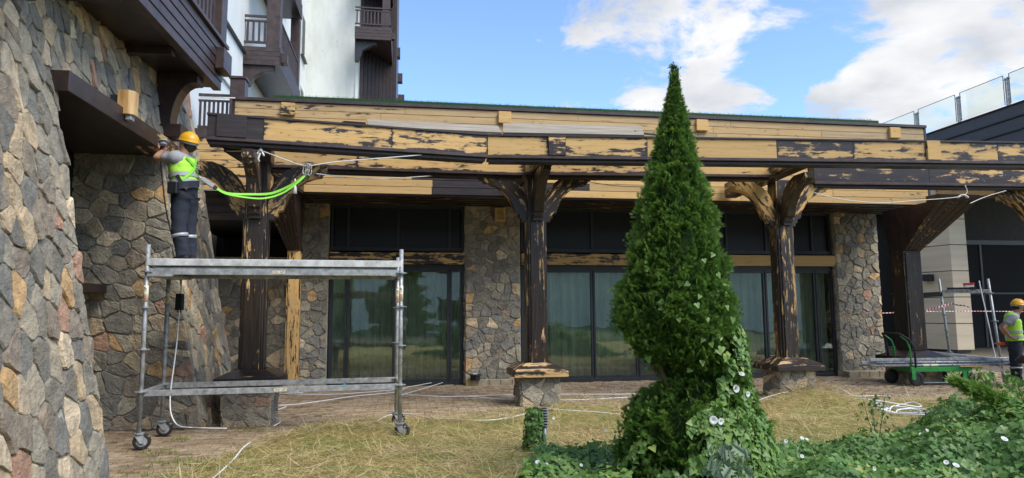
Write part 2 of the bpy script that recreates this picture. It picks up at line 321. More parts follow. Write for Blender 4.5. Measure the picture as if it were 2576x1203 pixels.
def stone_geo(poly, rnd, h=.045, gap=.006, n=9):
    """one stone: outline rounded and pulled in, face proud and rough. returns verts (u,v,d) faces"""
    P = np.array(poly); A = 0; c = P.mean(0)
    L_ = np.linalg.norm(np.roll(P,-1,0)-P,axis=1); per = L_.sum(); cum = np.concatenate([[0],np.cumsum(L_)]); ring = []
    cnt = max(n, 6)
    if len(P) > cnt: P = P[:: max(1, len(P)//cnt)]
    tgt = per/cnt
    P = np.array(poly); m_ = len(P)
    for i in range(m_):      # corners slightly cut, long edges get a wandering midpoint
        p, q = P[i], P[(i+1)%m_]; l_ = np.linalg.norm(q-p)
        if l_ < .012: continue
        c1 = rnd.uniform(.08,.2); ring.append(p+(q-p)*c1)
        if l_ > tgt*1.25: nn = np.array([-(q-p)[1],(q-p)[0]])/l_; ring.append((p+q)/2+nn*rnd.uniform(-.012,.02))
        ring.append(p+(q-p)*(1-rnd.uniform(.08,.2)))
    if len(ring) < 3: return None
    ring = np.array(ring); c = ring.mean(0); rad = np.linalg.norm(ring-c,axis=1).mean()
    if rad < .02: return None
    g = 1-gap/np.maximum(np.linalg.norm(ring-c,axis=1),.02)
    ring = c+(ring-c)*g[:,None]
    hh = h*rnd.uniform(.6,1.3); tilt = np.array([rnd.uniform(-.12,.12), rnd.uniform(-.12,.12)])
    V = []; m = len(ring)
    for (sc, d, j) in ((1.0,-.012,0),(1.0,.55,.005),(.93,.95,.005),(.5,1.0,.004)):
        for q in ring:
            p = c+(q-c)*sc; dd = d if d < 0 else hh*d+rnd.uniform(-j,j)+(float((p-c)@tilt) if sc < 1 else 0)
            V.append((p[0], p[1], dd))
    V.append((c[0],c[1],hh*1.0+rnd.uniform(-.004,.004)))
    F = []
    for r_ in range(3):
        for j in range(m): F.append((r_*m+j, r_*m+(j+1)%m, (r_+1)*m+(j+1)%m, (r_+1)*m+j))
    for j in range(m): F.append((3*m+j, 3*m+(j+1)%m, 4*m))
    return V, F, rad
def lay_stones(panels, parent, limit=300, seed=1, name='stone', h=.04, n=9, warm=1.):
    """panels: list of (polygons, map(u,v,d)->xyz). Largest `limit` become parts, the rest one joined part"""
    rnd = random.Random(seed); items = []
    for polys, mp_ in panels:
        for pl in polys:
            g = stone_geo(pl, rnd, h, n=n)
            if g is None: continue
            V, F, rad = g; W_ = [mp_(*q) for q in V]; cc = Vector(W_[-1]); items.append((rad, W_, F, cc))
    def seen(it): return it[0]
    order = sorted(range(len(items)), key=lambda i: -items[i][0]); keep = set(order[:limit]); rest = MB()
    for i, (rad, W_, F, cc) in enumerate(items):
        tone = rnd.random() if rnd.random() < warm else rnd.uniform(0,.56)
        if i in keep: m = MB(); m.add(W_, F, tone); m.build(name, M['stone'], parent)
        else: rest.add(W_, F, tone)
    if rest.v: rest.build('small_stones', M['stone'], parent)['kind'] = 'stuff'
RND = random.Random(5)
# ------------------------------------------------------------ ground, lawn, paving
def lawn_edge(x):    # far edge of the mown lawn (world Y) for world X
    xs = [-6,-3.4,-2.9,-2.2,-1,0,1.5,3.2,4.6,5.3,6.1,7,9,12]; ys = [5.2,6.6,9.7,10.5,10.7,10.9,11.7,11.6,12.2,12.8,12.3,12.2,12.6,13]
    return float(np.interp(x, xs, ys))
HUMPS = [(-2.1,9.3,.75,.5,.09),(-2.9,8.6,.5,.4,.06),(1.05,11.5,.7,.5,.2),(.2,10.6,.6,.4,.08),(5.35,12.3,.65,.45,.34),(4.9,11.6,.8,.4,.12),(7.2,11.3,.9,.4,.12),(2.6,10.5,.9,.4,.07),(9.2,12.2,.9,.5,.2),(-.6,9.9,.8,.35,.07),(7.9,10.6,.7,.4,.1),(-1.2,7.8,.7,.4,.05),(3.4,9.6,1.0,.5,.05)]
def hay(X, Y):
    h = 0*X
    for cx, cy, sx, sy, a in HUMPS: h = h+a*np.exp(-((X-cx)/sx)**2-((Y-cy)/sy)**2)
    h = h+.03*np.clip(np.sin(X*4.1+np.sin(Y*3.3)*1.5)*np.sin(Y*5.2+np.sin(X*2.7)*2),0,1)*(Y > 6.5)
    return h
g = MB(); g.add([(-300,-300,-.07),(300,-300,-.07),(300,400,-.07),(-300,400,-.07)], [(0,1,2,3)])
g.build('ground', M['soil'])['kind'] = 'structure'
g = MB(); nx, ny = 80, 50; xs = np.linspace(-5.5,13,nx); vs = []; fs = []
for i, x in enumerate(xs):
    e = lawn_edge(x)+.25*math.sin(x*3.1)+.12*math.sin(x*9.7)
    for j in range(ny):
        y = -3+(e+3)*j/(ny-1); z = .012+float(hay(np.array(x),np.array(y)))*.75+.008*math.sin(x*5+y*7) - (.05 if j == ny-1 else 0)
        vs.append((x, y, z))
for i in range(nx-1):
    for j in range(ny-1): a = i*ny+j; fs.append((a,a+ny,a+ny+1,a+1))
g.add(vs, fs); g.build('lawn', M['lawn'], smooth=True)['kind'] = 'structure'
# brick pavers, laid square to the pavilion
pav = bpy.data.objects.new('paving', None)
pm = MB(); pm.add([(-9,3.5,-.03),(22,3.5,-.03),(22,34,-.03),(-9,34,-.03)], [(0,1,2,3)]); pav = pm.build('paving', M['soil']); pav['kind'] = 'structure'
TH = R(9.1); ct, st_ = math.cos(TH), math.sin(TH); PO = Vector((-4.03,15.13,0))
def brick(mb, x, y, lx, ly, tone, dz):
    cs = []
    for z, k in ((-.045,0),(dz-.004,0),(dz,.006)):
        for u_, v_ in ((x+k,y+k),(x+lx-k,y+k),(x+lx-k,y+ly-k),(x+k,y+ly-k)):
            cs.append((PO.x+u_*ct-v_*st_, PO.y+u_*st_+v_*ct, z+(RND.uniform(-.002,.002) if k else 0)))
    mb.add(cs, [(0,1,5,4),(1,2,6,5),(2,3,7,6),(3,0,4,7),(4,5,9,8),(5,6,10,9),(6,7,11,10),(7,4,8,11),(8,9,10,11)], tone)
pieces = []
for j in range(-98, 8):
    v0 = j*.115; off = (j%2)*.115
    if v0 > .0 : lx_range = (13.4, 17)
    for i in range(-22, 88):
        u0_ = i*.23+off; X = PO.x+u0_*ct-v0*st_; Y = PO.y+u0_*st_+v0*ct
        inband = Y > lawn_edge(X)-.9; left = X < -2.6 and Y > 4.8
        if not (inband or left) or X > 12.5 or (u0_ < 13.2 and v0 > .12) or X < -6.5 or abs(X) > .8*Y+.4: continue
        if RND.random() < .03: continue
        pieces.append((Y+abs(X+4)*.15, u0_, v0))
pieces.sort(); rest = MB()
for k, (_, u_, v_) in enumerate(pieces):
    a = (u_+RND.uniform(.003,.009), v_+RND.uniform(.003,.008), .214, .1, RND.random(), RND.uniform(-.012,.004))
    if k < 300: m = MB(); brick(m, *a); m.build('brick', M['paver'], pav)
    else: brick(rest, *a)
rest.build('brick_field', M['paver'], pav)['kind'] = 'stuff'
# ------------------------------------------------------------ the stone clad hotel wall on the left (battered, with a recess)
WA = R(97.4); wroot = thing('stone_building', 'tall leaning rubble stone wall with a dark timber framed recess, at the left', 'building', (-3.99,6.92,0), 97.4)
BAT = .185
def wmap(u, v, d): return (u, v*BAT-d, v-d*BAT)      # local: x along, -y outwards
S0, S1, ZL = 0.0, 2.95, 4.02                        # the recess opening
def trim_open(polys, rnd):
    o = []
    for p in polys:
        c = np.mean(p, axis=0)
        if S0 < c[0] < S1 and c[1] < ZL: 
            # keep the piece that lies outside
            for a,b,c_ in ((1,0,S0),(-1,0,-S1),(0,-1,-ZL)):
                q = clip(p,a,b,c_)
                if len(q) >= 3 and abs(sum(q[i][0]*q[(i+1)%len(q)][1]-q[(i+1)%len(q)][0]*q[i][1] for i in range(len(q))))/2 > .008: o.append(q); break
            continue
        if c[1] < ZL:
            if c[0] <= S0: p = clip(p,1,0,S0) if max(q[0] for q in p) > S0 and min(q[1] for q in p) < ZL-.02 else p
            elif c[0] >= S1: p = clip(p,-1,0,-S1) if min(q[0] for q in p) < S1 else p
        elif S0-.02 < c[0] < S1: p = clip(p,0,-1,-ZL)
        if len(p) >= 3: o.append(p)
    return o
pw = cells(-3.0, 4.7, -.1, 7.6, .2, RND, 1.5); pw = trim_open(pw, RND)
# return faces: near jamb (faces away from camera: plain), far jamb facing camera = back wall of the recess
b = MB()
T = 1.0
def wq(u, v, dep): return (u, v*BAT+dep, v)
for u0_, u1_, v0_, v1_ in ((-3.0,S0,-.1,ZL),(S1,4.7,-.1,ZL),(-3.0,4.7,ZL,9.5)):
    b.add([wq(u,v,dd) for u,v in ((u0_,v0_),(u1_,v0_),(u1_,v1_),(u0_,v1_)) for dd in (0,T)], [(0,2,4,6),(1,7,5,3),(0,1,3,2),(2,3,5,4),(4,5,7,6),(6,7,1,0)])
b.build('wall', M['mortar'], wroot)
# recess side wall that faces the camera (at s = S1), runs inwards
rp = cells(0.02, 1.75, 0.0, 4.3, .26, RND, .85)
def rmap(u, v, d): return (S1-d-.0+.0, v*BAT+u, v)
rb = MB(); rb.add([(S1+.004,0.05,-.1),(S1+.004,3.2,-.1),(S1+.004,3.6,4.4),(S1+.004,.8,4.4)], [(0,1,2,3)]); rb.add([(S1+.3,3.2,-.1),(S1+.3,3.6,4.4),(-.5,3.6,4.4),(-.5,3.2,-.1)],[(0,1,2,3)])
rb.build('recess_wall', M['mortar'], wroot)
cl = MB(); cl.box(-.4,S1-.01,.78,3.6,3.9,4.0); cl.build('recess_ceiling', M['dark'], wroot)
dv = MB(); dv.box(-.4,S1+.1,1.9,2.1,-.05,4.2); dv.build('recess_back_panel', M['black'], wroot)
sh = MB(); sh.box(1.3,S1-.06,1.35,1.9,1.9,2.02); sh.build('shelf', M['dark'], wroot)
# far return of the wall
fp = cells(0.02, 1.6, -.1, 7.6, .2, RND, 1.2)
def fmap(u, v, d): return (4.7+d, v*BAT+u, v)
lay_stones([(pw, wmap),(rp, rmap)], wroot, 300, 21, h=.032)
lt = thing('recess_lintel', 'dark stained timber lintel over the recess, scraped bare at its right end', 'beam', (-3.99,6.92,0), 97.4)
m = MB(); m.box(-.06,2.3,.56,.9,3.88,4.1); m.build('beam', M['dark'], lt, .006, bare=.0)
m = MB(); m.box(2.303,3.1,.56,.9,3.88,4.1); m.build('scraped_end', M['sx'], lt, .006, bare=.42, grey=0.)
# ------------------------------------------------------------ near balcony on the stone building
bl = thing('timber_balcony', 'big dark brown boarded balcony jutting out of the stone wall, seen from below', 'balcony', (-3.99,6.92,0), 97.4)
m = MB(); m.box(-3.2,3.72,.3,1.15,5.2,5.3); m.build('soffit', M['dark'], bl, .004)
for k in range(5):
    m = MB(); zz = 5.16+k*.135; m.box(-3.2,3.75,.18-.012*k,.3-.012*k,zz,zz+.128); m.build('plank', M['darkb'], bl, .004)
m = MB(); m.box(-3.2,3.76,.08,.34,5.84,5.9); m.build('capping', M['darkb'], bl, .004)
for s_ in (.35,2.0): m = MB(); m.box(s_,s_+.12,.32,1.0,5.08,5.2); m.build('joist', M['dark'], bl, .004)
m = MB(); m.box(3.3,3.72,.02,.155,5.38,5.72); m.build('beam_block', M['darkb'], bl, .008)
for s_ in np.arange(-3,3.4,.17): m = MB(); m.box(s_,s_+.07,.2,.235,5.9,7.0); m.build('baluster', M['darkb'], bl)
m = MB(); m.box(-3.2,3.4,.16,.28,7.0,7.1); m.build('handrail', M['darkb'], bl)
m = MB(); m.box(3.45,3.73,.12,.4,5.9,8.6); m.build('post', M['darkb'], bl, .008)
def corbel(mb, x, reach, z0, z1, w, y0=0, th=.2, sign=-1):
    """curved bracket: stands on the wall at y0, reaches out by `reach` in sign*y"""
    pr = []; k = 9
    for i in range(k): a = math.pi/2*i/(k-1); pr.append((y0+sign*(reach*.0+(reach)*(1-math.cos(a))*1.0), z0+(z1-z0)*math.sin(a)*.86))
    outer = [(y0+sign*reach, z1), (y0, z1), (y0, z0)]
    inner = [(u+sign*th if i < k-3 else u, z-(0)) for i, (u, z) in enumerate(pr)]
    prof = [(y0,z0)]+[(y0+sign*(th+(reach-th)*(1-math.cos(math.pi/2*i/(k-1)))), z0+.1+(z1-.16-z0-.1)*math.sin(math.pi/2*i/(k-1))) for i in range(k)]+[(y0+sign*(reach+.06),z1-.16),(y0+sign*(reach+.06),z1),(y0,z1)]
    prof.insert(1,(y0+sign*th,z0))
    mb.prism(prof, x, x+w, 'x')
m = MB(); corbel(m, 3.02, .5, 4.28, 5.2, .26, .86, .2); m.build('corbel', M['dark'], bl, .008)
m = MB(); m.box(3.0,3.3,.5,.9,4.2,4.4); m.build('corbel_foot', M['dark'], bl, .01)
ob = thing('timber_beam_end', 'dark square timber beam end sticking out of the stone wall, upper left corner', 'beam end', (-3.99,6.92,0), 97.4)
m = MB(); m.box(-1.36,-1.1,.35,1.2,4.36,4.58); m.build('beam', M['darkb'], ob, .008)
# ------------------------------------------------------------ pavilion (frame: x along the glass front, -y towards the camera)
pv = thing('pavilion', 'long single storey pavilion with glass doors, stone piers and sanded pine fascia', 'building', PO, 9.1)
FY = -1.6
def sof(x, y, Y=0.):   # pixel -> (s,z) on the pavilion plane y = Y
    n = Vector((-st_, ct, 0)); P = PO+n*Y; d = ray(x,y); t = (P-Vector((0,0,CZ))).dot(n)/d.dot(n); q = Vector((0,0,CZ))+d*t
    return (q-PO).dot(Vector((ct,st_,0))), q.z
WIN = [(-.03,2.98,[.36,1.42,2.64],[.36,1.47,2.64],.49),(4.3,7.66,[4.86,6.03,7.12],[4.86,6.03,7.12],.54),(9.2,12.27,[9.45,10.42,11.78],[9.45,10.5,11.75],1.12)]
PIERS = [(-.62,-.05),(3.0,4.27),(7.7,9.17),(12.29,13.48)]
body = MB()
for a, b_ in PIERS: body.box(a,b_,.02,.75,-.06,4.3)
for (a,b_,*_r) in WIN: body.box(a,b_,.1,.75,4.06,4.3)
body.build('pier_core', M['mortar'], pv)
for i, (a, b_) in enumerate(PIERS):
    cs = cells(a, b_, 0, 4.16, .2 if i != 3 else .21, RND, .95)
    pr = MB(); pr.box(a,b_,0,.02,-.06,4.16); pier = pr.build('stone_pier', M['mortar'], pv)
    pans = [(cs, lambda u,v,d: (u,-d-.002,v))]
    if i in (3,): pans.append((cells(.02,.7,0,4.1,.22,RND,.95), lambda u,v,d: (13.48+d,u,v)))
    pans.append((cells(.02,.5,0,4.1,.2,RND,.95), lambda u,v,d,a=a: (a-d,u,v)))
    lay_stones(pans, pier, 180, 30+i, h=.03, warm=.5)
# interior
m = MB()
m.box(-1,14,4.2,4.3,-.05,4.2); m.box(-1,14,.8,4.3,4.0,4.1); m.box(-1,14,.8,4.3,-.02,.0); m.box(-1.0,-.9,.8,4.2,0,4); m.box(13.2,13.3,.8,4.2,0,4)
m.build('interior', M['inner'], pv)
for a, b_, low, up, bare in WIN:
    # upper black screens
    f = MB(); y0, y1 = .1,.17; fw = .06
    for x in [a+.01]+[q-fw/2 for q in up]+[b_-fw-.01]: f.box(x,x+fw,y0,y1,3.1,4.02)
    f.box(a,b_,y0-.006,y1+.006,3.01,3.1); f.box(a,b_,y0-.006,y1+.006,4.0,4.06)
    fo = f.build('upper_window', M['frame'], pv, .004)
    ed = [a+.07]+up+[b_-.07]
    for q, r_ in zip(ed[:-1], ed[1:]): p = MB(); p.box(q+.02,r_-.02,.14,.148,3.09,4.01); p.build('pane', M['screen'], fo)
    # lintel board
    l_ = MB(); pr = [(a+.0,2.71),(b_-.05,2.71),(b_-.0,2.76),(b_-.0,2.975),(a+.0,2.975)]; l_.prism(pr, -.03, .095, 'y'); l_.build('lintel_board', M['sx'], pv, .008, bare=bare, grey=0.)
    # glass doors
    f = MB(); fw = .075
    f.box(a,b_,.1,.19,2.6,2.708); f.box(a,b_,.1,.19,-.01,.07)
    for x in [a+.005, b_-fw-.005]: f.box(x,x+fw,.106,.184,.07,2.6)
    for q in low: f.box(q-.055,q-.008,.106,.184,.07,2.6); f.box(q+.008,q+.055,.106,.184,.07,2.6)
    do = f.build('glass_door', M['frame'], pv, .004)
    ed = [a+.05]+low+[b_-.05]
    for q, r_ in zip(ed[:-1], ed[1:]):
        
        for za_,zb_ in ((.07,.13),(2.54,2.6)): ri = MB(); ri.box(q+.056,r_-.056,.112,.178,za_,zb_); ri.build('rail', M['frame'], do)
        p = MB(); p.box(q+.05,r_-.05,.142,.15,.1,2.57); p.build('pane', M['glass'], do)
    # curtain with folds
    nseg = int((b_-a)/.018); vs = []; fs = []; ph = RND.uniform(0,9)
    for i in range(nseg+1):
        x = a+.05+(b_-a-.1)*i/nseg
        dp = .075*math.sin(x*26+ph+1.8*math.sin(x*3.3))+.03*math.sin(x*63+1.3)+(.12 if math.sin(x*2.2+ph) > .93 else 0)
        for z, k in ((.04,1.1),(1.3,1.),(2.62,.75)): vs.append((x, .42+dp*k, z))
    for i in range(nseg):
        for j in range(2): q = i*3+j; fs.append((q,q+3,q+4,q+1))
    c = MB(); c.add(vs, fs); c.build('curtain', M['curtain'], pv, smooth=True)
# gaps in the curtain read as dark: narrow dark strips are real gaps (interior behind)
# soffit boards
nb = 11
for k in range(nb):
    y0 = FY+.06+(1.6-.04)*k/nb; m = MB(); m.box(-1.9,13.7,y0,y0+1.56/nb-.008,4.05+.012*(k%2),4.09); m.build('soffit_board', M['sa'], pv, bare=.27, grey=.35)
# fascia planks
rows = 12; z0 = 4.03; ph_ = .152
blocks = []
for k in range(rows):
    za_ = z0+k*ph_; x = -1.78 if k > 3 else -2.9; x = x if k > 6 else -2.7; xe = 13.64
    if k > 6: x = -1.78
    cut = x
    while cut < xe-.3:
        ln = RND.uniform(2.2,4.2); e = min(xe, cut+ln); e = xe if xe-e < .8 else e
        mid = (cut+e)/2
        bare = RND.uniform(.78,1.05)
        if k >= 9 and mid < .2: bare = .66
        if k < 7 and cut < -1.0: bare = .58; e = min(e,-.9)
        if k < 3 and 1.9 < mid < 4.0: bare = .12
        m = MB(); m.box(cut+.002,e-.003,FY-.022+RND.uniform(-.002,.002),FY+.02,za_+.004,za_+ph_-.004); m.build('plank', M['sx'], pv, .003, bare=float(bare), grey=float(RND.uniform(.15,.5) if k > 7 else RND.uniform(0,.12)))
        cut = e
m = MB(); m.box(-1.8,13.66,FY+.022,FY+.2,4.0,5.86); m.build('parapet_core', M['dark'], pv)
m = MB(); m.box(-1.82,13.7,FY-.06,FY+.25,5.86,5.925); m.build('parapet_cap', M['darkb'], pv, .005)
for a_,b2_,z2_ in ((-1.82,-1.76,5.1),(13.64,13.70,4.03)): m = MB(); m.box(a_,b2_,FY-.03,FY+.2,z2_,5.86); m.build('corner_board', M['dark'], pv, .004)
for x, bb in ((-.87,.6),(3.54,1.1),(7.96,1.1),(12.71,1.1)): m = MB(); m.box(x,x+.27,FY-.1,FY-.025,5.58,5.83); m.build('fascia_block', M['sx'], pv, .008, bare=bb, grey=0.)
m = MB(); m.box(-1.7,13.6,FY+.2,4.4,5.55,5.7); m.build('roof', M['grey'], pv)
# artificial turf edge along the roof
n = 26000; u_ = rng.uniform(-1.05,12.5,n); v_ = FY+rng.uniform(-.01,.3,n); z_ = 5.94+rng.uniform(0,.08,n)
P = np.stack([u_,v_,z_],1); tv = np.array([(-.004,0,0),(.004,0,0),(0,0,.05)]); tf = np.array([(0,1,2)])
rt = basis(np.stack([rng.normal(0,.5,n),rng.normal(-.2,.5,n),np.ones(n)],1), rng.uniform(0,6.28,n), n)
V, F, t = scatter(tv, tf, P, rt, np.ones(n)*.7, rng.random(n)); tu = big('turf_edge', V, F, t, M['turf'], pv)
m = MB(); m.box(-1.05,12.5,FY+.0,FY+.28,5.926,6.0); m.build('turf_roll', M['turf'], tu)
# dark boarded bulkhead between the stone building and the first bay
for k in range(4):
    m = MB(); m.box(-2.9,-.62,-1.2,-1.15,3.5+k*.15,3.645+k*.15); m.build('bulkhead_board', M['sx'], pv, .003, bare=.07, grey=.0)
m = MB(); m.box(-2.9,-.62,-1.149,2.6,3.5,4.05); m.box(-3.2,-.62,2.4,2.6,0,4); m.build('entrance_ceiling', M['black'], pv)  # black colour paints in the deep shade of the entrance void
cs = cells(-3.2, -.63, 0, 2.88, .24, RND, .9); pr = MB(); pr.box(-3.2,-.63,.65,.9,-.05,2.9); pier = pr.build('low_stone_wall', M['mortar'], pv)
lay_stones([(cs, lambda u,v,d: (u,.648-d,v))], pier, 200, 44, h=.03)
# kerb blocks under the middle and right piers
for a, b_, ys, kn in ((2.98,4.3,-.2,5),(12.25,13.6,-.34,5)):
    for k in range(kn):
        w_ = (b_-a)/kn; m = MB(); m.box(a+k*w_+.004,a+(k+1)*w_-.004,ys,-.05,-.05,.12+(.02 if a > 5 else 0)); m.build('kerb_block', M['kerb'] if (k == 0 and a < 5) else M['kerb2'], pv, .01)
# ------------------------------------------------------------ pergola pillars and beams
def arm_mesh(name, zb=3.28, zt=4.1, reach=1.02, w=.17, ang=-50):
    s = (zt-zb)/.82; q = lambda u,z: (u*reach/1.02, zb+(z-3.28)*s)
    up = [q(.16,3.56),q(.19,3.7),q(.26,3.84),q(.37,3.96),q(.5,4.04),q(.66,4.1),q(1.02,4.1)]
    dn = [q(1.02,3.98),q(.96,3.97),q(.95,3.92),q(.84,3.9),q(.72,3.85),q(.6,3.77),q(.5,3.66),q(.42,3.52),q(.375,3.38),q(.31,3.36),q(.3,3.28),q(.16,3.28)]
    m = MB(); m.prism(up+dn, -w/2, w/2, 'y'); Ri = Matrix.Rotation(R(ang),3,'Y').inverted()
    m.v = [tuple(Ri @ Vector(v)) for v in m.v]; return m.mesh(name, .008)
def stone_box(parent, hx, hy, z0, z1, seed, size=.2, limit=60):
    c = MB(); c.box(-hx,hx,-hy,hy,z0-.15,z1); b_ = c.build('stone_base', M['mortar'], parent); rnd = random.Random(seed)
    pans = [(cells(-hx,hx,z0,z1,size,rnd,.8), lambda u,v,d: (u,-hy-d,v)),(cells(-hy,hy,z0,z1,size,rnd,.8), lambda u,v,d: (-hx-d,u,v)),(cells(-hy,hy,z0,z1,size,rnd,.8), lambda u,v,d: (hx+d,u,v)),(cells(-hx,hx,z0,z1,size,rnd,.8), lambda u,v,d: (u,hy+d,v))]
    lay_stones(pans, b_, limit, seed, h=.028)
def pillar(label, loc, rot, zb=0, capz=.5, zt=4.1, armt=4.1, armb=3.28, bp=.2, ba=.25, bc=.3, seed=1, back=True):
    t = thing('pergola_pillar', label, 'pillar', loc, rot, 'timber pergola pillars on stone bases')
    stone_box(t, .33, .33, zb, capz, seed)
    m = MB(); m.box(-.47,.47,-.47,.47,capz,capz+.1); c = m.build('cap', M['sx'], t, .006, bare=bc, grey=.2)
    k0 = [(-.45,-.45),(.45,-.45),(.45,.45),(-.45,.45)]; k1 = [(-.22,-.22),(.22,-.22),(.22,.22),(-.22,.22)]
    for i in range(4):
        a, b_ = k0[i], k0[(i+1)%4]; c_, d = k1[(i+1)%4], k1[i]; m = MB()
        m.add([(*a,capz+.1),(*b_,capz+.1),(*c_,capz+.215),(*d,capz+.215),(*a,capz+.122),(*b_,capz+.122),(*c_,capz+.235),(*d,capz+.235)],[(0,1,2,3),(4,7,6,5),(0,4,5,1),(1,5,6,2),(2,6,7,3),(3,7,4,0)])
        m.build('cap_board', M['sx'], t, 0, bare=bc+.05, grey=.15)
    h = .155
    m = MB(); m.box(-h,h,-h,h,capz+.2,zt+.02); m.build('post', M['sz'], t, .006, bare=bp)
    for i, (x0,x1,y0,y1) in enumerate(((-h+.035,h-.035,-h-.028,-h+.002),(-h+.035,h-.035,h-.002,h+.028),(-h-.028,-h+.002,-h+.035,h-.035),(h-.002,h+.028,-h+.035,h-.035))):
        m = MB(); m.box(x0,x1,y0,y1,capz+.22,armb-.03); m.build('post_board', M['sz'], t, .006, bare=bp+.04)
    m = MB(); m.box(-.26,.26,-.09,.09,armb-.055,armb+.04); m.box(-.09,.09,-.26,.26,armb-.06,armb+.035); m.build('arm_foot', M['dark'], t, .006)
    am = arm_mesh('arm', armb, armt, 1.02, .175); am.materials.append(M['sa'])
    for k, rr in enumerate((0,180,270,90) if back else (0,180,270)):
        o = bpy.data.objects.new('arm', am); COL.objects.link(o); o.parent = t
        o.matrix_local = (Matrix.Rotation(R(rr),3,'Z') @ Matrix.Rotation(R(-50),3,'Y')).to_4x4(); o['bare'] = float(ba); o['grey'] = 0.
        if k == 2: o['bare'] = float(ba*.5)
    if armt < zt: m = MB(); m.box(-.2,.2,-.2,.2,armt,zt+.02); m.build('bolster', M['dark'], t, .006)
    return t
pillar('dark brown pergola pillar behind the scaffold, nearest to the stone building', (-3.9,10.35,0), 12, -.05, .56, 4.12, 3.9, 3.08, .27, .44, .12, 3)
pillar('pergola pillar with scraped pine cap, in front of the middle stone pier', (.42,12.25,0), 9.1, 0, .5, 4.1, 4.1, 3.28, .29, .38, .42, 4)
pillar('heavily sanded pergola pillar just right of the conifer', (5.22,13.15,0), 9.1, 0, .5, 4.1, 4.1, 3.28, .36, .56, .36, 5)
pillar('pergola pillar at the right edge, only its curved arm in view', (10.95,13.95,0), 9.1, 0, .5, 4.1, 4.1, 3.28, .3, .5, .3, 6)
def beam(label, loc, rot, segs, depth=.28, zb=4.1, zt=4.44, collar=(), trim=True, x1=None, lip=.03):
    t = thing('pergola_beam', label, 'beam', loc, rot, 'timber pergola beams')
    X0, X1 = segs[0][0], segs[-1][1]
    m = MB(); m.box(X0+.01,X1-.01,.02,depth-.02,zb+.005,zt-.01); m.build('core', M['dark'], t)
    for a, b_, bare in segs:
        m = MB(); m.box(a+.002,b_-.002,0,.02,zb,zt-.03); m.build('plank', M['sx'], t, .003, bare=float(bare), grey=.04, edge=.055)
        m = MB(); m.box(a+.002,b_-.002,depth-.02,depth,zb,zt-.03); m.build('plank', M['sx'], t, .003, bare=float(bare*.7), grey=.0)
    for a, b_, bare in collar: m = MB(); m.box(a,b_,-.045,0,zb+.0,zt-.012); m.build('collar', M['sx'], t, .006, bare=float(bare), grey=0., edge=.07)
    m = MB(); m.box(X0-.01,X1+.01,-.025,depth+.025,zt-.03,zt); m.build('capping', M['dark'], t, .003)
    m = MB(); m.box(X0-.01,X1+.01,-lip,depth+lip,zb-.05,zb-.002); m.build('drip_trim', M['darkb'], t, .004)
    m = MB(); m.box(X0+.02,X1-.02,.03,depth-.03,zb-.1,zb-.052); m.build('underside_board', M['sx'], t, .003, bare=.16, grey=.1)
    return t
beam('left front pergola beam, dark at its left end and half sanded further on', (-4.30,9.42,0), 17.5, [(0,.75,0.),(.75,2.6,.63),(2.6,4.1,.6)], collar=[(.12,.52,0.)])
beam('long right front pergola beam sanded to bare pine in patches', (-.38,10.68,0), 4.5, [(0,.975,.6),(.975,2.6,.65),(2.6,4.78,.9),(4.78,6.1,.48),(6.1,7.376,.62),(7.376,8.66,.66),(8.66,13,.52)], collar=[(.975,1.255,.5),(7.376,7.615,.72)])
beam('rear pergola beam behind the left pillar, sanded with dark streaks', (-4.12,11.25,0), 11, [(0,1.5,.62),(1.5,4.42,.68)], zt=4.5)
beam('rear pergola beam behind the conifer, sanded pale', (.25,12.02,0), 4.7, [(0,2.2,.58),(2.2,4.55,.74)], zt=4.5, depth=.24)
beam('rear pergola beam at the right, mostly still dark with small bare flecks', (5.9,13.1,0), 5.5, [(0,2.4,.38),(2.4,6.2,.45)], zt=4.5, depth=.24)
def cross(label, a, b_, bare, zt=4.4, zb=4.0, w=.26):
    a = Vector(a); b_ = Vector(b_); d = b_-a; t = thing('cross_beam', label, 'beam', (a.x,a.y,0), math.degrees(math.atan2(d.y,d.x)), 'cross beams of the pergola'); Ln = d.length
    m = MB(); m.box(0,Ln,-w/2+.02,w/2-.02,zb,zt); m.build('core', M['dark'], t, .004)
    for y0,y1 in ((-w/2,-w/2+.02),(w/2-.02,w/2)): m = MB(); m.box(.01,Ln-.01,y0,y1,zb+.01,zt-.01); m.build('plank', M['sx'], t, .003, bare=float(bare), grey=0.)
    m = MB(); m.box(.01,Ln-.01,-w/2+.01,w/2-.01,zb-.03,zb); m.build('underside_board', M['sx'], t, .003, bare=.12, grey=0.)
cross('cross beam at the left end of the pergola, running back to the pavilion', (-4.1,9.8), (-4.25,13.35), .15)
cross('cross beam over the pillar with the scraped pine cap', (.62,11.08), (.12,14.0), .3, 4.4, 4.1)
cross('cross beam over the heavily sanded pillar, streaked with bare wood', (5.05,11.5), (4.8,14.8), .45, 4.4, 4.1)
cross('short sanded cross beam at the right end of the fascia', (10.7,13.6), (9.72,15.35), .72, 4.5, 4.02)
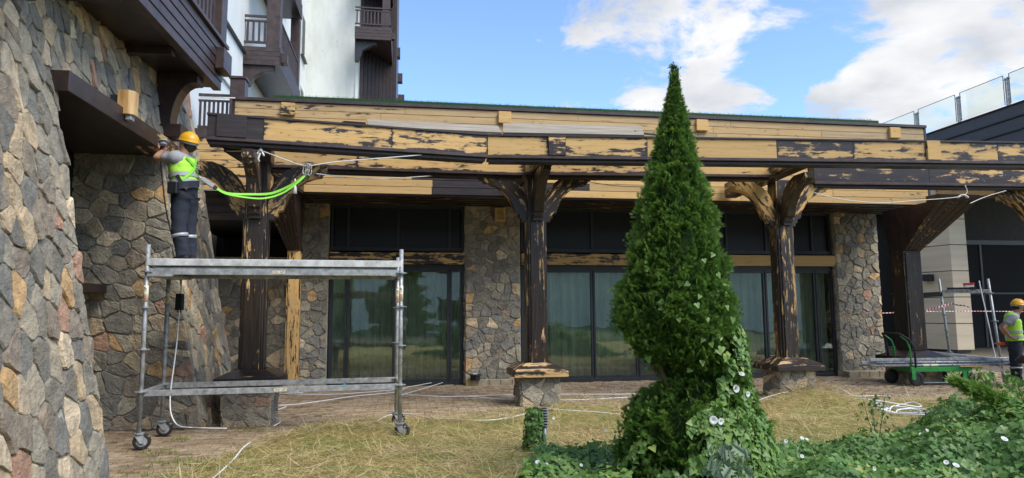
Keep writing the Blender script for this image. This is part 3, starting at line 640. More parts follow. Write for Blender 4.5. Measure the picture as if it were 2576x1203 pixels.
# loose weathered boards lying along the beam top
def loose(label, p, q, w, th, tilt, bare=1.1, mat='sx', grey=.95):
    p = Vector(p); q = Vector(q); d = q-p; t = thing('loose_board', label, 'board', p, 0, 'loose boards lying on the pergola beam'); t.rotation_euler = (R(tilt), -math.asin(d.z/d.length), math.atan2(d.y,d.x))
    m = MB(); m.box(0,d.length,0,w,0,th); m.build('plank', M[mat], t, .003, bare=float(bare), grey=float(grey))
loose('long weathered grey board on the left beam top', aty(925,322,10.42), aty(1262,338,11.0), .3, .035, 36)
loose('long weathered grey board on the beam top left of the conifer', aty(1265,338,10.98), aty(1620,345,11.02), .3, .04, 46)
loose('dark stained board on the beam top beside the grey ones', aty(865,312,10.3), aty(920,316,10.42), .3, .05, 12, 0, 'sx', 0)
loose('splintered board end tucked against the conifer tip', aty(1598,332,11.05), aty(1690,343,11.3), .12, .03, 5, .9)
loose('thin grey board on the beam right of the conifer', aty(1735,345,11.2), aty(1880,352,11.3), .14, .02, 14, 1.1)
# ------------------------------------------------------------ flared corner posts
def corner_post(label, loc, rot, top, bp, hz=2.93, w=.2, cap=True, seed=9):
    t = thing('corner_post', label, 'post', loc, rot, 'flared timber corner posts'); z0 = .0
    if cap:
        stone_box(t, .4, .36, 0, .5, seed); m = MB(); m.box(-.55,.55,-.48,.48,.5,.6); m.build('cap', M['dark'], t, .006)
        k0 = [(-.5,-.45),(.5,-.45),(.5,.45),(-.5,.45)]; m = MB(); m.loft([[(x,y,.602) for x,y in k0],[(x*.5,y*.5,.72) for x,y in k0]]); m.build('cap_board', M['sx'], t, 0, bare=.3, grey=.2); z0 = .7
    m = MB(); m.box(-w,w,-w,w,z0,hz); m.build('post', M['sz'], t, .008, bare=bp)
    for x0, x1, y0, y1 in ((-w+.04,w-.04,-w-.025,-w+.002),(w-.002,w+.025,-w+.04,w-.04)): m = MB(); m.box(x0,x1,y0,y1,z0+.02,hz-.05); m.build('post_board', M['sz'], t, .004, bare=bp+.04)
    x0,x1,y0,y1,zt = top
    lo = [(-w,-w),(w,-w),(w,w),(-w,w)]; hi = [(x0,y0),(x1,y0),(x1,y1),(x0,y1)]
    n = 5
    for k in range(n):     # boards that flare outwards, side by side
        a0, a1 = k/n, (k+1)/n; g = .006
        f = lambda P,a: (P[0][0]+(P[1][0]-P[0][0])*a, P[0][1])
        b0,b1 = -w+2*w*a0+g, -w+2*w*a1-g; c0,c1 = x0+(x1-x0)*a0+g, x0+(x1-x0)*a1-g
        m = MB(); m.add([(b0,-w-.02,hz),(b1,-w-.02,hz),(b1,-w+.05,hz),(b0,-w+.05,hz),(c0,y0-.02,zt),(c1,y0-.02,zt),(c1,y0+.05,zt),(c0,y0+.05,zt)],[(3,2,1,0),(4,5,6,7),(0,1,5,4),(1,2,6,5),(2,3,7,6),(3,0,4,7)])
        m.build('flare_board', M['sz'], t, .003, bare=.24)
    m = MB(); m.loft([[(a*.98,b*.98,hz-.01) for a,b in lo],[(a*.98,b*.98,zt) for a,b in hi]]); m.build('flare_core', M['dark'], t)
    m = MB(); m.box(x0-.02,x1+.02,y0-.04,y0+.3,zt,zt+.12); m.build('head_block', M['sx'], t, .006, bare=.2, grey=0.)
    return t
corner_post('massive dark timber post flaring outwards, in front of the beige column', (8.95,15.5,0), 9.1, (-.25,.72,-1.35,.35,3.9), .18, w=.22)
corner_post('slim post sanded to bright orange pine, left of the first glass doors', (-4.5,14.05,0), 9.1, (-.5,.16,-1.35,.2,3.98), .56, hz=2.9, w=.12, cap=False)
# ------------------------------------------------------------ hotel tower behind
tw = thing('hotel_tower', 'tall white rendered hotel block with dark timber balconies behind the roof', 'building', (-7.73,19,0), 9.1)
m = MB(); m.box(-9,0,-9,12.2,-.1,24); m.build('side_wall', M['plaster'], tw)
m = MB(); m.box(-9,2.3,12.21,26,-.1,24); m.build('end_wall', M['stain'], tw)
m = MB(); m.box(-.5,.06,-7,-.25,7.6,9.0); m.build('parapet_wall', M['plaster'], tw, .01)
m = MB(); m.box(-.5,.14,-7,-.2,9.0,9.07); m.build('coping', M['frame'], tw, .004)
for y0, z0_ in ((8.3,13.2),(8.3,9.8),(8.3,16.4),(10.6,13.2),(10.6,9.8),(5.4,13.2)):
    m = MB(); m.box(-.02,.012,y0,y0+1.1,z0_,z0_+2.0); wf = m.build('window', M['plasterd'], tw); m = MB(); m.box(.013,.02,y0+.25,y0+1.0,z0_+.1,z0_+1.9); m.build('pane', M['screen'], wf); m = MB(); m.box(0,.14,y0-.05,y0+1.15,z0_-.06,z0_); m.build('sill', M['frame'], wf)
def tbalc(x0, x1, y0, y1, z, h=.55, posts=True, nm='balcony', rail=.95):
    m = MB(); m.box(x0,x1,y0,y1,z,z+h*.2); b_ = m.build(nm, M['dark'], tw, .01)
    for k in range(4):
        zz = z-.02+k*h/4
        m = MB(); m.box(x0,x1+.02,y0-.03,y0,zz,zz+h/4-.012); m.box(x1,x1+.03,y0,y1,zz,zz+h/4-.012); m.build('board', M['darkb'], b_)
    m = MB()
    for yy in (y0+.03,):
        m.box(x0,x1,yy,yy+.06,z+h+rail-.06,z+h+rail); m.box(x0,x1,yy,yy+.06,z+h+.1,z+h+.16); m.box(x0,x1,yy,yy+.06,z+h+rail-.2,z+h+rail-.15)
        for xx in np.arange(x0+.06,x1-.05,.16): m.box(xx,xx+.06,yy+.01,yy+.04,z+h+.16,z+h+rail-.2)
    m.box(x1-.08,x1-.02,y0,y1,z+h+rail-.06,z+h+rail); m.box(x1-.08,x1-.02,y0,y1,z+h+.1,z+h+.16)
    for yy in np.arange(y0+.15,y1-.1,.16): m.box(x1-.065,x1-.035,yy,yy+.05,z+h+.16,z+h+rail-.06)
    m.build('railing', M['darkb'], b_)
    m = MB(); m.box(x1-.02,x1+.2,y0+.15,y0+.4,z+.12,z+.42); m.build('beam_block', M['darkb'], b_, .01)
    return b_
for z_ in (8.8,11.9,15):
    b_ = tbalc(0,1.0,0,3.9,z_)
    for y0,w_ in ((0,.38),(3.6,.3)): m = MB(); m.box(.62 if y0 == 0 else .7,1.0,y0,y0+w_,z_+.5,z_+3.05); m.build('post', M['darkb'], b_, .01)
    m = MB(); corbel(m, 0, 0, 0,1,.1) if False else m.prism([(0,z_-.62),(.18,z_-.6),(.3,z_-.35),(.55,z_-.2),(.85,z_-.17),(.85,z_),(0,z_)], .05, .3, 'y'); m.build('corbel', M['darkb'], b_, .01)
for z_ in (14.2,17.3): 
    b_ = tbalc(2.32,3.95,10.9,14,z_,.6)
    m = MB(); m.box(3.55,3.9,10.95,11.2,z_+.6,z_+3.1); m.build('post', M['darkb'], b_, .01)
    m = MB(); m.prism([(2.32,z_-1.0),(2.5,z_-1),(2.65,z_-.5),(3.1,z_-.22),(3.3,z_-.2),(3.3,z_),(2.32,z_)], 11.1,11.35,'y'); m.build('corbel', M['frame'], b_, .01)
for k in range(10): m = MB(); m.box(2.5+k*.17,2.66+k*.17,12.0+k*.25,24,-.1,24); m.build('boarding', M['dark'], tw)
m = MB(); m.box(2.305,2.49,12.1,24,-.1,24); m.build('corner_strip', M['plaster'], tw)
for k, yy in enumerate((16,20,24)): 
    for zz in (7,9.8,12.6,15.4): m = MB(); m.box(3.6,4.35+k*.12,yy,yy+.5,zz,zz+.5); m.build('beam_block', M['darkb'], tw)
m = MB(); m.box(4.1,4.5,26,26.3,5,15.5); m.build('downpipe', M['steel'], tw)
# terrace railing and newel
tr = thing('terrace_railing', 'dark brown slatted terrace railing beside the balcony corbel', 'railing', aty(496,322,14.5), 9.1)
tr.scale = (.84,.84,.84)
for za_,zb_ in ((0,.07),(.86,.93),(.72,.77)): m = MB(); m.box(0,.95,0,.06,za_,zb_); m.build('rail', M['darkb'], tr)
for k in range(9): m = MB(); m.box(.02+k*.11,.075+k*.11,.01,.05,.07,.72); m.build('slat', M['darkb'], tr)
m = MB(); m.box(-.3,.95,-.1,.3,-.25,-.03); m.build('edge_beam', M['darkb'], tr)
ne = thing('newel_post', 'square dark timber newel post with a capping, right of the slatted railing', 'post', aty(601,240,14.4), 9.1); ne.scale = (.86,.86,.86); ne.location.z = 4.95
m = MB(); m.box(-.18,.18,-.18,.18,0,1.98); m.build('shaft', M['darkb'], ne, .01); m = MB(); m.box(-.21,.21,-.21,.21,1.982,2.05); m.build('capping', M['darkb'], ne, .008)
# ------------------------------------------------------------ entrance building at the right
eb = thing('entrance_building', 'entrance building with dark metal clad upper wall over a beige stone column', 'building', (16.76,26,0), 9.1)
# beige column: front face at y=0 (x 0..-?), left face running back
for k in range(8):
    z0_ = .12+k*1.0 if k else .12; z1_ = .12+(k+1)*1.0
    x_l = lambda z: -1.0+.09*(z-1)
    m = MB(); f0, f1 = x_l(z0_), x_l(z1_-.02)
    zt_ = z1_-.028
    m.add([(0,0,z0_),(.72,0,z0_),(.72,2.4,z0_),(-.55+.03*z0_,1.9,z0_),(0,0,zt_),(.72,0,zt_),(.72,2.4,zt_),(-.55+.03*zt_,1.9,zt_)],[(3,2,1,0),(4,5,6,7),(0,1,5,4),(1,2,6,5),(2,3,7,6),(3,0,4,7)])
    m.build('cladding_panel', M['beige'], eb, .004)
m = MB(); m.box(.05,.65,.1,1.7,0,8.2); m.build('column_core', M['dark'], eb)
m = MB(); m.box(-3,12,5.2,5.5,0,8); m.box(.7,3.2,3.6,3.9,0,8); m.build('rear_wall', M['grey'], eb)
m = MB(); m.box(.35,12,-4,6,7.35,7.6); m.build('overhang', M['grey'], eb)
for a_,b2_ in ((1.5,1.6),(3.0,3.08),(4.6,4.7)): m = MB(); m.box(a_,b2_,3.5,3.58,0,4.6); m.build('door_post', M['frame'], eb)
m = MB(); m.box(1.5,8,3.48,3.6,4.5,4.7); m.box(1.5,8,3.5,3.58,2.3,2.38); m.build('door_frame', M['frame'], eb)
m = MB(); m.box(1.6,8,3.54,3.56,0,4.5); m.build('pane', M['matte'], eb)  # near-black sheet: shade of the open entrance painted as colour
# cladding runs along the depth, facing left; seams as ribs
for k in range(6):
    z0_ = 5.9+k*.46; m = MB(); m.box(.02,.3,-9,14,z0_,z0_+.4); m.build('cladding_panel', M['clad'], eb)
    m = MB(); m.box(-.035,.3,-9,14,z0_+.41,z0_+.45); m.build('rib', M['black'], eb)
gr = thing('glass_balustrade', 'frameless glass balustrade with steel posts on the metal clad roof edge', 'balustrade', (16.76,26,8.66), 9.1)
for y0 in np.arange(-7.2,13,2.12):
    m = MB(); m.box(.02,.035,y0+.1,y0+1.98,.05,1.1); p = m.build('pane', M['rglass'], gr); m = MB(); m.box(.016,.039,y0+.1,y0+1.98,1.1,1.115); m.box(.016,.039,y0+.09,y0+.105,.05,1.1); m.box(.016,.039,y0+1.975,y0+1.99,.05,1.1); m.build('edge', M['frame'], p)
    for yy in (y0,y0+2.03): m = MB(); m.box(.0,.055,yy-.02,yy+.03,0,1.0); q = m.build('post', M['steel'], gr, .004); m = MB(); m.box(-.0,.05,yy-.08,yy+.09,.93,.945); m.build('clamp', M['frame'], q)
wl = thing('wall_light', 'black box wall light on the beige stone column', 'wall light', (16.35,26.9,2.88), 110)
m = MB(); m.box(-.3,.1,.02,.26,-.13,.13); m.build('housing', M['black'], wl, .01)
m = MB(); m.box(-.2,0,-.03,.04,-.08,.08); m.build('back_plate', M['frame'], wl, .004)
# ------------------------------------------------------------ scaffold parts
def standard(parent, x, y, h, z0=0, lean=(0,0), ros=(.5,1.,1.5,2.), r=.027, castor=True, cr=0.):
    m = MB(); m.tube([(x,y,z0),(x+lean[0]*h,y+lean[1]*h,z0+h)], r, 12); s = m.build('standard', M['steel'], parent, smooth=True)
    for k in ros:
        m = MB(); q = Vector((x+lean[0]*(k-z0), y+lean[1]*(k-z0), k)); m.disc(q, .075, .009, 8)
        m.tube([q-Vector((0,0,.02)),q+Vector((0,0,.02))], r+.006, 12); m.build('rosette', M['steel'], s)
    if castor:
        m = MB(); q = Vector((x,y,z0)); a = cr; d = Vector((math.cos(a),math.sin(a),0)); e = Vector((-d.y,d.x,0)); wc = q+d*.035; wc.z = .1
        m.disc(Vector((x,y,z0-.005)), .062, .014, 12)
        for sg in (-1,1):
            pr = [q+e*.035*sg+d*.05+Vector((0,0,-.02)), q+e*.035*sg-d*.05+Vector((0,0,-.02)), wc+e*.035*sg-d*.02+Vector((0,0,-.02)), wc+e*.035*sg+d*.025+Vector((0,0,-.02))]
            m.loft([[p_-e*.003 for p_ in pr],[p_+e*.003 for p_ in pr]])
        m.loft([[q+d*sx*.05+e*sy*.038+Vector((0,0,zz)) for sx,sy in ((-1,-1),(1,-1),(1,1),(-1,1))] for zz in (-.03,-.015)])
        m.box(x+d.x*.09-.03,x+d.x*.09+.03,y+d.y*.09-.02,y+d.y*.09+.02,z0-.05,z0-.035)
        c = m.build('castor', M['steel'], parent)
        m = MB(); prof = [(.062,.02),(.085,.022),(.098,.014),(.1,0),(.098,-.014),(.085,-.022),(.062,-.02)]; n = 24
        m.loft([[wc+e*w_+(d*math.cos(6.283*k/n)+Vector((0,0,1))*math.sin(6.283*k/n))*rr for k in range(n)] for rr,w_ in prof], cap=False)
        m.build('tyre', M['rubber'], c, smooth=True)
        m = MB(); m.disc(wc, .064, .024, 20, e); m.disc(wc, .022, .07, 10, e); m.build('rim', M['steel'], c)
def flatbar(parent, p, q, h=.06, w=.035, name='ledger', mat='steel', bev=.003):
    p = Vector(p); q = Vector(q); d = (q-p).normalized(); e = d.cross(Vector((0,0,1))).normalized(); u = e.cross(d)
    m = MB(); m.loft([[c+e*sx*w/2+u*sz*h/2 for sx,sz in ((-1,-1),(1,-1),(1,1),(-1,1))] for c in (p,q)]); return m.build(name, M[mat], parent, bev)
def text(parent, s, loc, rot, size, mat, name='lettering'):
    c = bpy.data.curves.new(name,'FONT'); c.body = s; c.size = size; c.extrude = .0006; c.align_x = 'CENTER'; c.align_y = 'CENTER'
    o = bpy.data.objects.new(name, c); COL.objects.link(o); dg = bpy.context.evaluated_depsgraph_get(); me = bpy.data.meshes.new_from_object(o.evaluated_get(dg)); bpy.data.objects.remove(o)
    me.materials.clear(); me.materials.append(M[mat]); o = bpy.data.objects.new(name, me); COL.objects.link(o); o.parent = parent; o.location = loc; o.rotation_euler = rot; return o
sc = thing('scaffold_tower', 'mobile galvanised scaffold tower on castors with an aluminium deck', 'scaffold', (-4.447,8.307,0), 12.2)
W3, D3 = 3.06, .95
for x, y, h, cr_, ro_ in ((0,0,2.25,.25,(.68,1.18,1.68,2.12)),(W3,0,2.23,-.3,(.68,1.18,1.68,2.12)),(0,D3,2.1,.2,(.68,1.18,1.68)),(W3,D3,2.2,.3,(.68,1.18,1.68,2.12))): standard(sc, x, y, h, .2, ros=ro_, cr=cr_)
for y in (0,D3):
    l_ = flatbar(sc, (.03,y,.66),(W3-.03,y,.66), .07, .04)
    flatbar(sc, (.03,y,2.12),(W3-.03,y,2.12), .075, .04)
for x in (0,W3): 
    flatbar(sc, (x,.03,.66),(x,D3-.03,.66), .06, .03); flatbar(sc, (x,.03,2.12),(x,D3-.03,2.12), .06, .03)
for k in range(3):
    y0 = .0+.32*k-.02; m = MB(); m.box(.04,W3-.04,y0,y0+.31,2.19,2.28); d_ = m.build('deck_plank', M['alu'], sc, .006)
    m = MB(); m.box(.06,W3-.06,y0+.03,y0+.28,2.13,2.178); m.build('deck_rib', M['steel'], d_)
m = MB(); m.box(.0,W3,-.03,-.022,2.195,2.275); tb = m.build('edge_rail', M['alu'], sc, .002)
m = MB(); m.box(.02,.3,-.06,.9,2.06,2.09); m.build('deck_hook', M['steel'], sc)
def sticker(px, pz, w_=.15, h_=.038):
    m = MB(); m.box(px-w_/2,px+w_/2,-.0255,-.0235,pz-h_/2,pz+h_/2); s_ = m.build('sticker', M['sticker'], sc)
    text(s_, 'PERI', (px-w_*.22,-.0262,pz), (R(90),0,0), h_*.8, 'inkr'); text(s_, 'UP', (px+w_*.26,-.0262,pz), (R(90),0,0), h_*.95, 'ink')
sticker(W3*.5,2.12); sticker(W3*.52,.66)
def vsticker(x, y, z):
    m = MB(); m.tube([(x,y,z-.1),(x,y,z+.1)], .0285, 14); s_ = m.build('sticker', M['sticker'], sc, smooth=True)
    text(s_, 'PERI', (x,y-.0292,z-.045), (R(90),R(-90),0), .04, 'inkr'); text(s_, 'UP', (x,y-.0292,z+.055), (R(90),R(-90),0), .045, 'ink')
vsticker(0,0,1.85); vsticker(W3,0,1.85); vsticker(W3,D3,1.85); vsticker(0,D3,1.85)
gp = thing('power_supply', 'black power pack hanging on a cable under the scaffold deck', 'power pack', aty(452,760,9.1), 0)
m = MB(); m.box(-.05,.05,-.03,.03,-.11,.11); m.build('body', M['black'], gp, .01); m = MB(); m.box(-.02,.02,-.02,.02,-.14,-.11); m.build('plug', M['rubber'], gp)
s2 = thing('leaning_scaffold', 'half height leaning scaffold frame in front of the beige column', 'scaffold', (0,0,0), 0)
standard(s2, 10.0,15.75,2.32,0,(-.07,0),(1.15,1.5,.65,2.0), castor=False); standard(s2, 10.93,15.45,2.3,0,(-.075,0),(1.98,1.35,.85), castor=False); standard(s2, 9.2,16.3,2.2,0,(-.05,0),(2.0,1.5), castor=False)
flatbar(s2,(9.87,15.72,2.02),(10.77,15.42,2.02),.075,.035,'perforated_ledger'); m = MB(); m.box(0,1,0,1,0,1)
flatbar(s2,(9.08,15.9,1.93),(9.86,15.7,1.97),.11,.03,'toe_board','black'); flatbar(s2,(9.95,15.66,2.09),(10.5,15.5,2.085),.05,.04,'toe_board','black')
flatbar(s2,(9.6,15.75,.62),(10.95,15.45,.5),.06,.03); flatbar(s2,(9.5,16.2,.66),(10.9,15.5,.5),.05,.03)
for k in range(9):
    q = Vector((9.95,15.69,2.03)).lerp(Vector((10.7,15.43,2.03)), k/8); m = MB(); m.disc(q-Vector((0,.022,0)), .013, .006, 8, 'y'); m.build('hole', M['black'], s2)
rc = thing('red_carton', 'small red and white carton on top of the leaning scaffold frame', 'box', (10.38,15.55,2.12), -18)
m = MB(); m.box(-.09,.09,-.05,.05,0,.045); m.build('white_side', M['whitebag'], rc, .003); m = MB(); m.box(-.1,.1,-.055,.055,.045,.09); m.build('lid', M['red'], rc, .004)
# ------------------------------------------------------------ green cart with scaffold tubes
ct_ = thing('green_cart', 'bright green flatbed cart with black handle and rubber wheels', 'cart', (9.05,15.05,0), 3)
m = MB(); m.box(-.62,.72,-.33,-.29,.3,.4); m.box(-.62,.72,.29,.33,.3,.4); m.box(-.62,-.58,-.29,.29,.3,.4); m.box(.68,.72,-.29,.29,.3,.4); m.box(-.58,.68,-.29,.29,.36,.385); m.build('platform', M['green'], ct_, .006)
for x in (-.62,.5):
    for y in (-.36,.36):
        wc = Vector((x+(.08 if y < 0 else -.02),y,.16))
        m = MB(); n = 22; prof = [(.09,.028),(.135,.03),(.155,.02),(.16,0),(.155,-.02),(.135,-.03),(.09,-.028)]
        m.loft([[wc+Vector((rr*math.cos(6.283*k/n),w_,rr*math.sin(6.283*k/n))) for k in range(n)] for rr,w_ in prof], cap=False); wh = m.build('wheel', M['rubber'], ct_, smooth=True)
        m = MB(); m.disc(wc, .095, .03, 16, 'y'); m.build('rim', M['frame'], wh)
        m = MB(); sg = -1 if y < 0 else 1; m.loft([[Vector((x+a,y+sg*.04+b_,z)) for a,b_ in ((-.04,-.008),(.04,-.008),(.04,.008),(-.04,.008))] for x_,z in ((0,.14),(0,.32))]); m.build('fork', M['green'], ct_)
for y in (-.3,.25):
    m = MB(); m.tube([(-.6,y,.38),(-.6,y,.78),(-.66,y,.95),(-.8,y,1.06)], .017, 8); m.build('handle_tube', M['green'], ct_, smooth=True)
m = MB(); m.tube([(-.52,-.33,.4),(-.52,-.33,.8),(-.62,-.33,.98),(-.82,-.32,1.1),(-.86,0,1.11),(-.82,.3,1.1),(-.74,.3,.9),(-.72,.3,.6)], .022, 8); m.build('handle_grip', M['rubber'], ct_, smooth=True)
tubes = [(-1.45,1.75,-.24,.43,.026),(-1.0,1.9,-.16,.43,.026),(-1.2,1.6,-.05,.432,.026),(-1.5,2.05,.08,.43,.03),(-1.3,1.9,-.2,.49,.024),(-1.55,2.1,-.08,.49,.026),(-1.1,1.7,.05,.492,.024),(-1.4,1.2,-.14,.55,.024),(-.9,2.3,.0,.55,.024)]
labs = ['lowest front','second lowest','third lowest','rear lowest','middle layer front','middle layer centre','middle layer rear','top left','longest top right']
for k, (a, b_, y, z, r_) in enumerate(tubes):
    t = thing('scaffold_tube', f'galvanised scaffold tube on the green cart, {labs[k]} of the stack', 'tube', (9.05,15.05,z), 3+RND.uniform(-.6,.6), 'scaffold tubes on the green cart')
    if k in (5,7): m = MB(); m.box(a,b_,y-.015,y+.015,-.03,.03); m.build('bar', M['steel'], t, .003)
    else: m = MB(); m.tube([(a,y,0),(b_,y,0)], r_, 10); m.build('bar', M['steel'], t, smooth=True)
    if k in (0,1,4):
        for q in np.arange(a+.3,b_-.1,.5): m = MB(); m.disc((q,y,0), .045, .01, 8, 'x'); m.build('rosette', M['steel'], t)
    if k == 0: m = MB(); m.tube([(-.3,y,0),(.02,y,0)], r_+.0015, 10); m.build('sticker', M['sticker'], t)
m = thing('wooden_batten', 'thin wooden batten lying under the tubes on the green cart', 'batten', (9.6,14.72,.4), 3); q = MB(); q.box(-.1,.55,-.02,.02,0,.02); q.build('batten', M['sx'], m, .002, bare=1.2, grey=0.)
# ------------------------------------------------------------ lamps and small fixtures
def spline(P, n=8):
    P = [Vector(p) for p in P]; o = []
    for i in range(len(P)-1):
        a = P[max(i-1,0)]; b_ = P[i]; c = P[i+1]; d = P[min(i+2,len(P)-1)]
        for k in range(n): t = k/n; o.append(.5*((2*b_)+(c-a)*t+(2*a-5*b_+4*c-d)*t*t+(3*b_-a-3*c+d)*t**3))
    o.append(P[-1]); return o
sp = thing('wall_speaker', 'varnished pine wall lamp box mounted above the recess lintel', 'wall lamp', aty(322,262,8.15), 97.4); sp.scale = (.85,.85,.88)
m = MB(); pr = [(-.12,.1),(-.12,-.05),(-.06,-.12),(.06,-.12),(.12,-.05),(.12,.1)]; m.prism([(a,b_) for a,b_ in pr], -.17, .17, 'z'); m.build('housing', M['pinelamp'], sp, .006)
m = MB(); m.box(-.1,.1,.1,.2,-.08,.1); m.build('bracket', M['frame'], sp)
m = MB(); m.box(-.07,.05,-.08,.0,-.24,-.175); m.build('junction_box', M['boxgrey'], sp, .006)
p_ = PO+Vector((ct*3.79-st_*-.12, st_*3.79+ct*-.12, 3.86))
s3 = thing('pier_lamp', 'small pine and brown box lamp high on the middle stone pier', 'wall lamp', p_, 9.1)
m = MB(); m.box(-.125,.125,-.03,.1,-.16,.16); m.build('housing', M['pinelamp'], s3, .01); m = MB(); m.box(-.085,.085,-.042,-.029,-.125,.125); m.build('front_panel', M['kerb'], s3, .004)
fl = thing('floor_lamp_box', 'flat black lamp box on the kerb at the foot of the middle stone pier', 'lamp', PO+Vector((ct*3.2-st_*-.2, st_*3.2+ct*-.2, .12)), 9.1)
m = MB(); m.disc((0,0,.05), .12, .1, 6); m.build('body', M['black'], fl, .006); m = MB(); m.disc((0,0,.115), .15, .03, 6); m.build('lid', M['frame'], fl, .004); m = MB(); m.box(-.06,.04,-.05,.03,.13,.145); m.build('dust_sheet', M['whitebag'], fl, .004)
bb = thing('blue_bottle', 'blue plastic spray bottle lid on the paving beside the glass doors', 'bottle', atz(866,975,.0), 0)
m = MB(); m.tube([(0,0,0),(0,0,.06)], .05, 12); m.tube([(0,0,.06),(0,0,.085)], .05, 12, .02); m.build('cap', M['blue'], bb, smooth=True)
# white power cables over the ground
def gy(p, lift=.02): q = atz(*p, .02); q.z = .03+float(hay(np.array(q.x),np.array(q.y)))*.8+lift; return q
def cable(label, px, r=.0075, mat='white', pts3=None, name='power_cable', cat='cable', grp='white power cables on the ground'):
    P = pts3 or spline([gy(p) for p in px], 6); m = MB(); m.tube(P, r, 6); o = m.build(name, M[mat], None, smooth=True); return tag(o, label, cat, grp)
cable('white cable crossing the paving in front of the first doors and the middle pier', [(1178,1000),(1300,997),(1420,996),(1560,996),(1640,994),(1770,994),(1900,992)])
cable('white cable running along the paving nearer the camera, behind the scraped pine pillar', [(992,994),(1100,1003),(1180,1004),(1290,1010),(1450,1012),(1580,1007),(1700,1000)])
cable('white cable looping on the paving behind the scaffold ledger', [(680,992),(760,992),(740,984),(800,980),(720,990),(705,997),(840,996),(985,985),(1040,975),(1130,960),(1010,998)])
cable('white cable zigzagging from the left pillar base towards the first doors', [(690,1078),(705,1066),(688,1055),(690,1041),(720,1030),(700,1025),(760,1020),(830,1010),(900,1000),(1000,990),(1020,980)])
cable('white cable lying in the hay between the bollard and the left pillar', [(1005,1082),(950,1070),(985,1048),(1030,1046),(1080,1058),(1130,1068),(1230,1072),(1310,1057),(1340,1048)])
cable('white cable in the hay just right of the bollard', [(1372,1043),(1430,1045),(1500,1048),(1560,1052)])
cable('white cable draped over the hay heap at the right pillar', [(1905,1018),(1940,1010),(1985,1000),(2060,1000),(2110,1008),(2150,1014),(2200,1002),(2240,1004)])
cable('white cable from the bottom edge of the photo across the hay', [(520,1225),(560,1190),(590,1160),(610,1140),(630,1125)], .009)
cp = []
for k in range(64):
    a = k*.62; rx = .30+.14*math.sin(k*1.7); ry = .25+.12*math.sin(k*.9+1); cx, cy = 5.95+.22*math.sin(k*.23), 10.55+.2*math.cos(k*.31)
    cp.append((cx+rx*math.cos(a), cy+ry*1.5*math.sin(a), .09+.03*math.sin(k*2.1)+float(hay(np.array(cx),np.array(cy)))*.8))
cable('tangled heap of white cable on the hay, right of the conifer', None, .010, pts3=spline([(5.5,11.4,.12),(5.6,11.0,.2)]+cp[:34]+[(6.6,10.0,.08)],5))
hang = [aty(462,655,9.25),aty(455,730,9.1),aty(445,860,9.08),aty(432,960,9.05),aty(428,1000,9.05),aty(430,1040,9.0),aty(446,1069,9.0),gy((474,1083)),gy((510,1086)),gy((570,1085))]; pass
cable('white cable hanging down beside the rear left scaffold leg to the ground', None, .009, pts3=spline(hang,6), grp=None) if False else cable('white cable hanging down beside the rear left scaffold leg to the ground', None, .009, pts3=spline(hang,6))
cable('white cable hanging from the leaning scaffold frame at the right', None, .012, pts3=spline([aty(2463,707,15.3),aty(2470,740,15.25),aty(2490,830,15.2),aty(2505,900,15.2),aty(2530,945,15.0),aty(2560,958,14.8)],8))
cable('thin black cable hanging in front of the recess stones behind the worker', None, .009, 'rubber', spline([aty(404,400,9.2),aty(408,450,9.3),aty(420,540,9.35),aty(440,620,9.3),aty(452,648,9.2),aty(455,720,9.15)],6), 'power_cable', 'cable', None)
cable('thin white cable on the paving between the wheels of the green cart', [(2280,955),(2310,965),(2370,966),(2420,966)], .01)
# ropes along the pergola
def rope(label, pts, r=.008): P = spline(pts, 8); m = MB(); m.tube(P, r, 6); return tag(m.build('lifeline_rope', M['rope'], None, smooth=True), label, 'rope', 'white lifeline ropes strung along the pergola')
rope('white rope from the stone wall to the knot on the left pillar', [aty(497,376,9.9),aty(580,380,9.8),aty(655,378,9.7)])
rope('white rope sagging from the knot to the carabiners and on up along the beam', [aty(655,378,9.7),aty(700,395,9.75),aty(750,413,9.8),aty(778,417,9.8),aty(850,407,9.9),aty(1000,395,10.2),aty(1060,390,10.35)])
rope('white rope hanging low in front of the pale fascia, left of the middle pillar', [aty(795,437,10.1),aty(880,447,10.5),aty(960,450,11.3),aty(1080,443,11.8),aty(1155,436,12.1)])
rope('white rope between the middle pillar and the conifer', [aty(1478,457,12.3),aty(1540,467,12.4),aty(1620,470,12.5),aty(1700,466,12.6)])
rope('white rope sagging under the fascia at the right pillar', [aty(2048,485,13.0),aty(2120,502,13.0),aty(2210,510,13.1),aty(2300,505,13.2),aty(2422,493,13.3),aty(2428,466,13.3)])
rope('short white rope running right from the knot near the beige column', [aty(2440,512,13.3),aty(2480,495,13.4),aty(2530,480,13.5)])
rope('short white rope beside the terrace railing, stretched to the fascia corner', [aty(505,246,13),aty(560,246,13),aty(592,247,13.1)], .012)
k_ = thing('rope_knot', 'white rope knot hanging from the cross beam at the left pillar', 'rope', aty(655,385,9.7)); m = MB()
m.tube([(math.sin(t)*.05,0.02*math.cos(3*t),math.cos(t*2)*.04) for t in np.linspace(0,6.28,20)], .012, 6); m.tube([(0,0,0),(-.03,0,-.08),(-.015,0,-.13)], .012, 6, .018); m.tube([(.03,0,.02),(.0,.0,.07)], .014,6); m.build('knot', M['rope'], k_, smooth=True)
k_ = thing('rope_end', 'white rope tail with a frayed knot hanging below the carabiners', 'rope', aty(742,470,9.9)); m = MB(); m.tube([(0,0,.12),(.0,0,.02)], .011, 6); m.tube([(0,0,.02),(.005,0,-.05),(0,0,-.1)], .016, 8, .034); m.build('tail', M['rope'], k_, smooth=True)
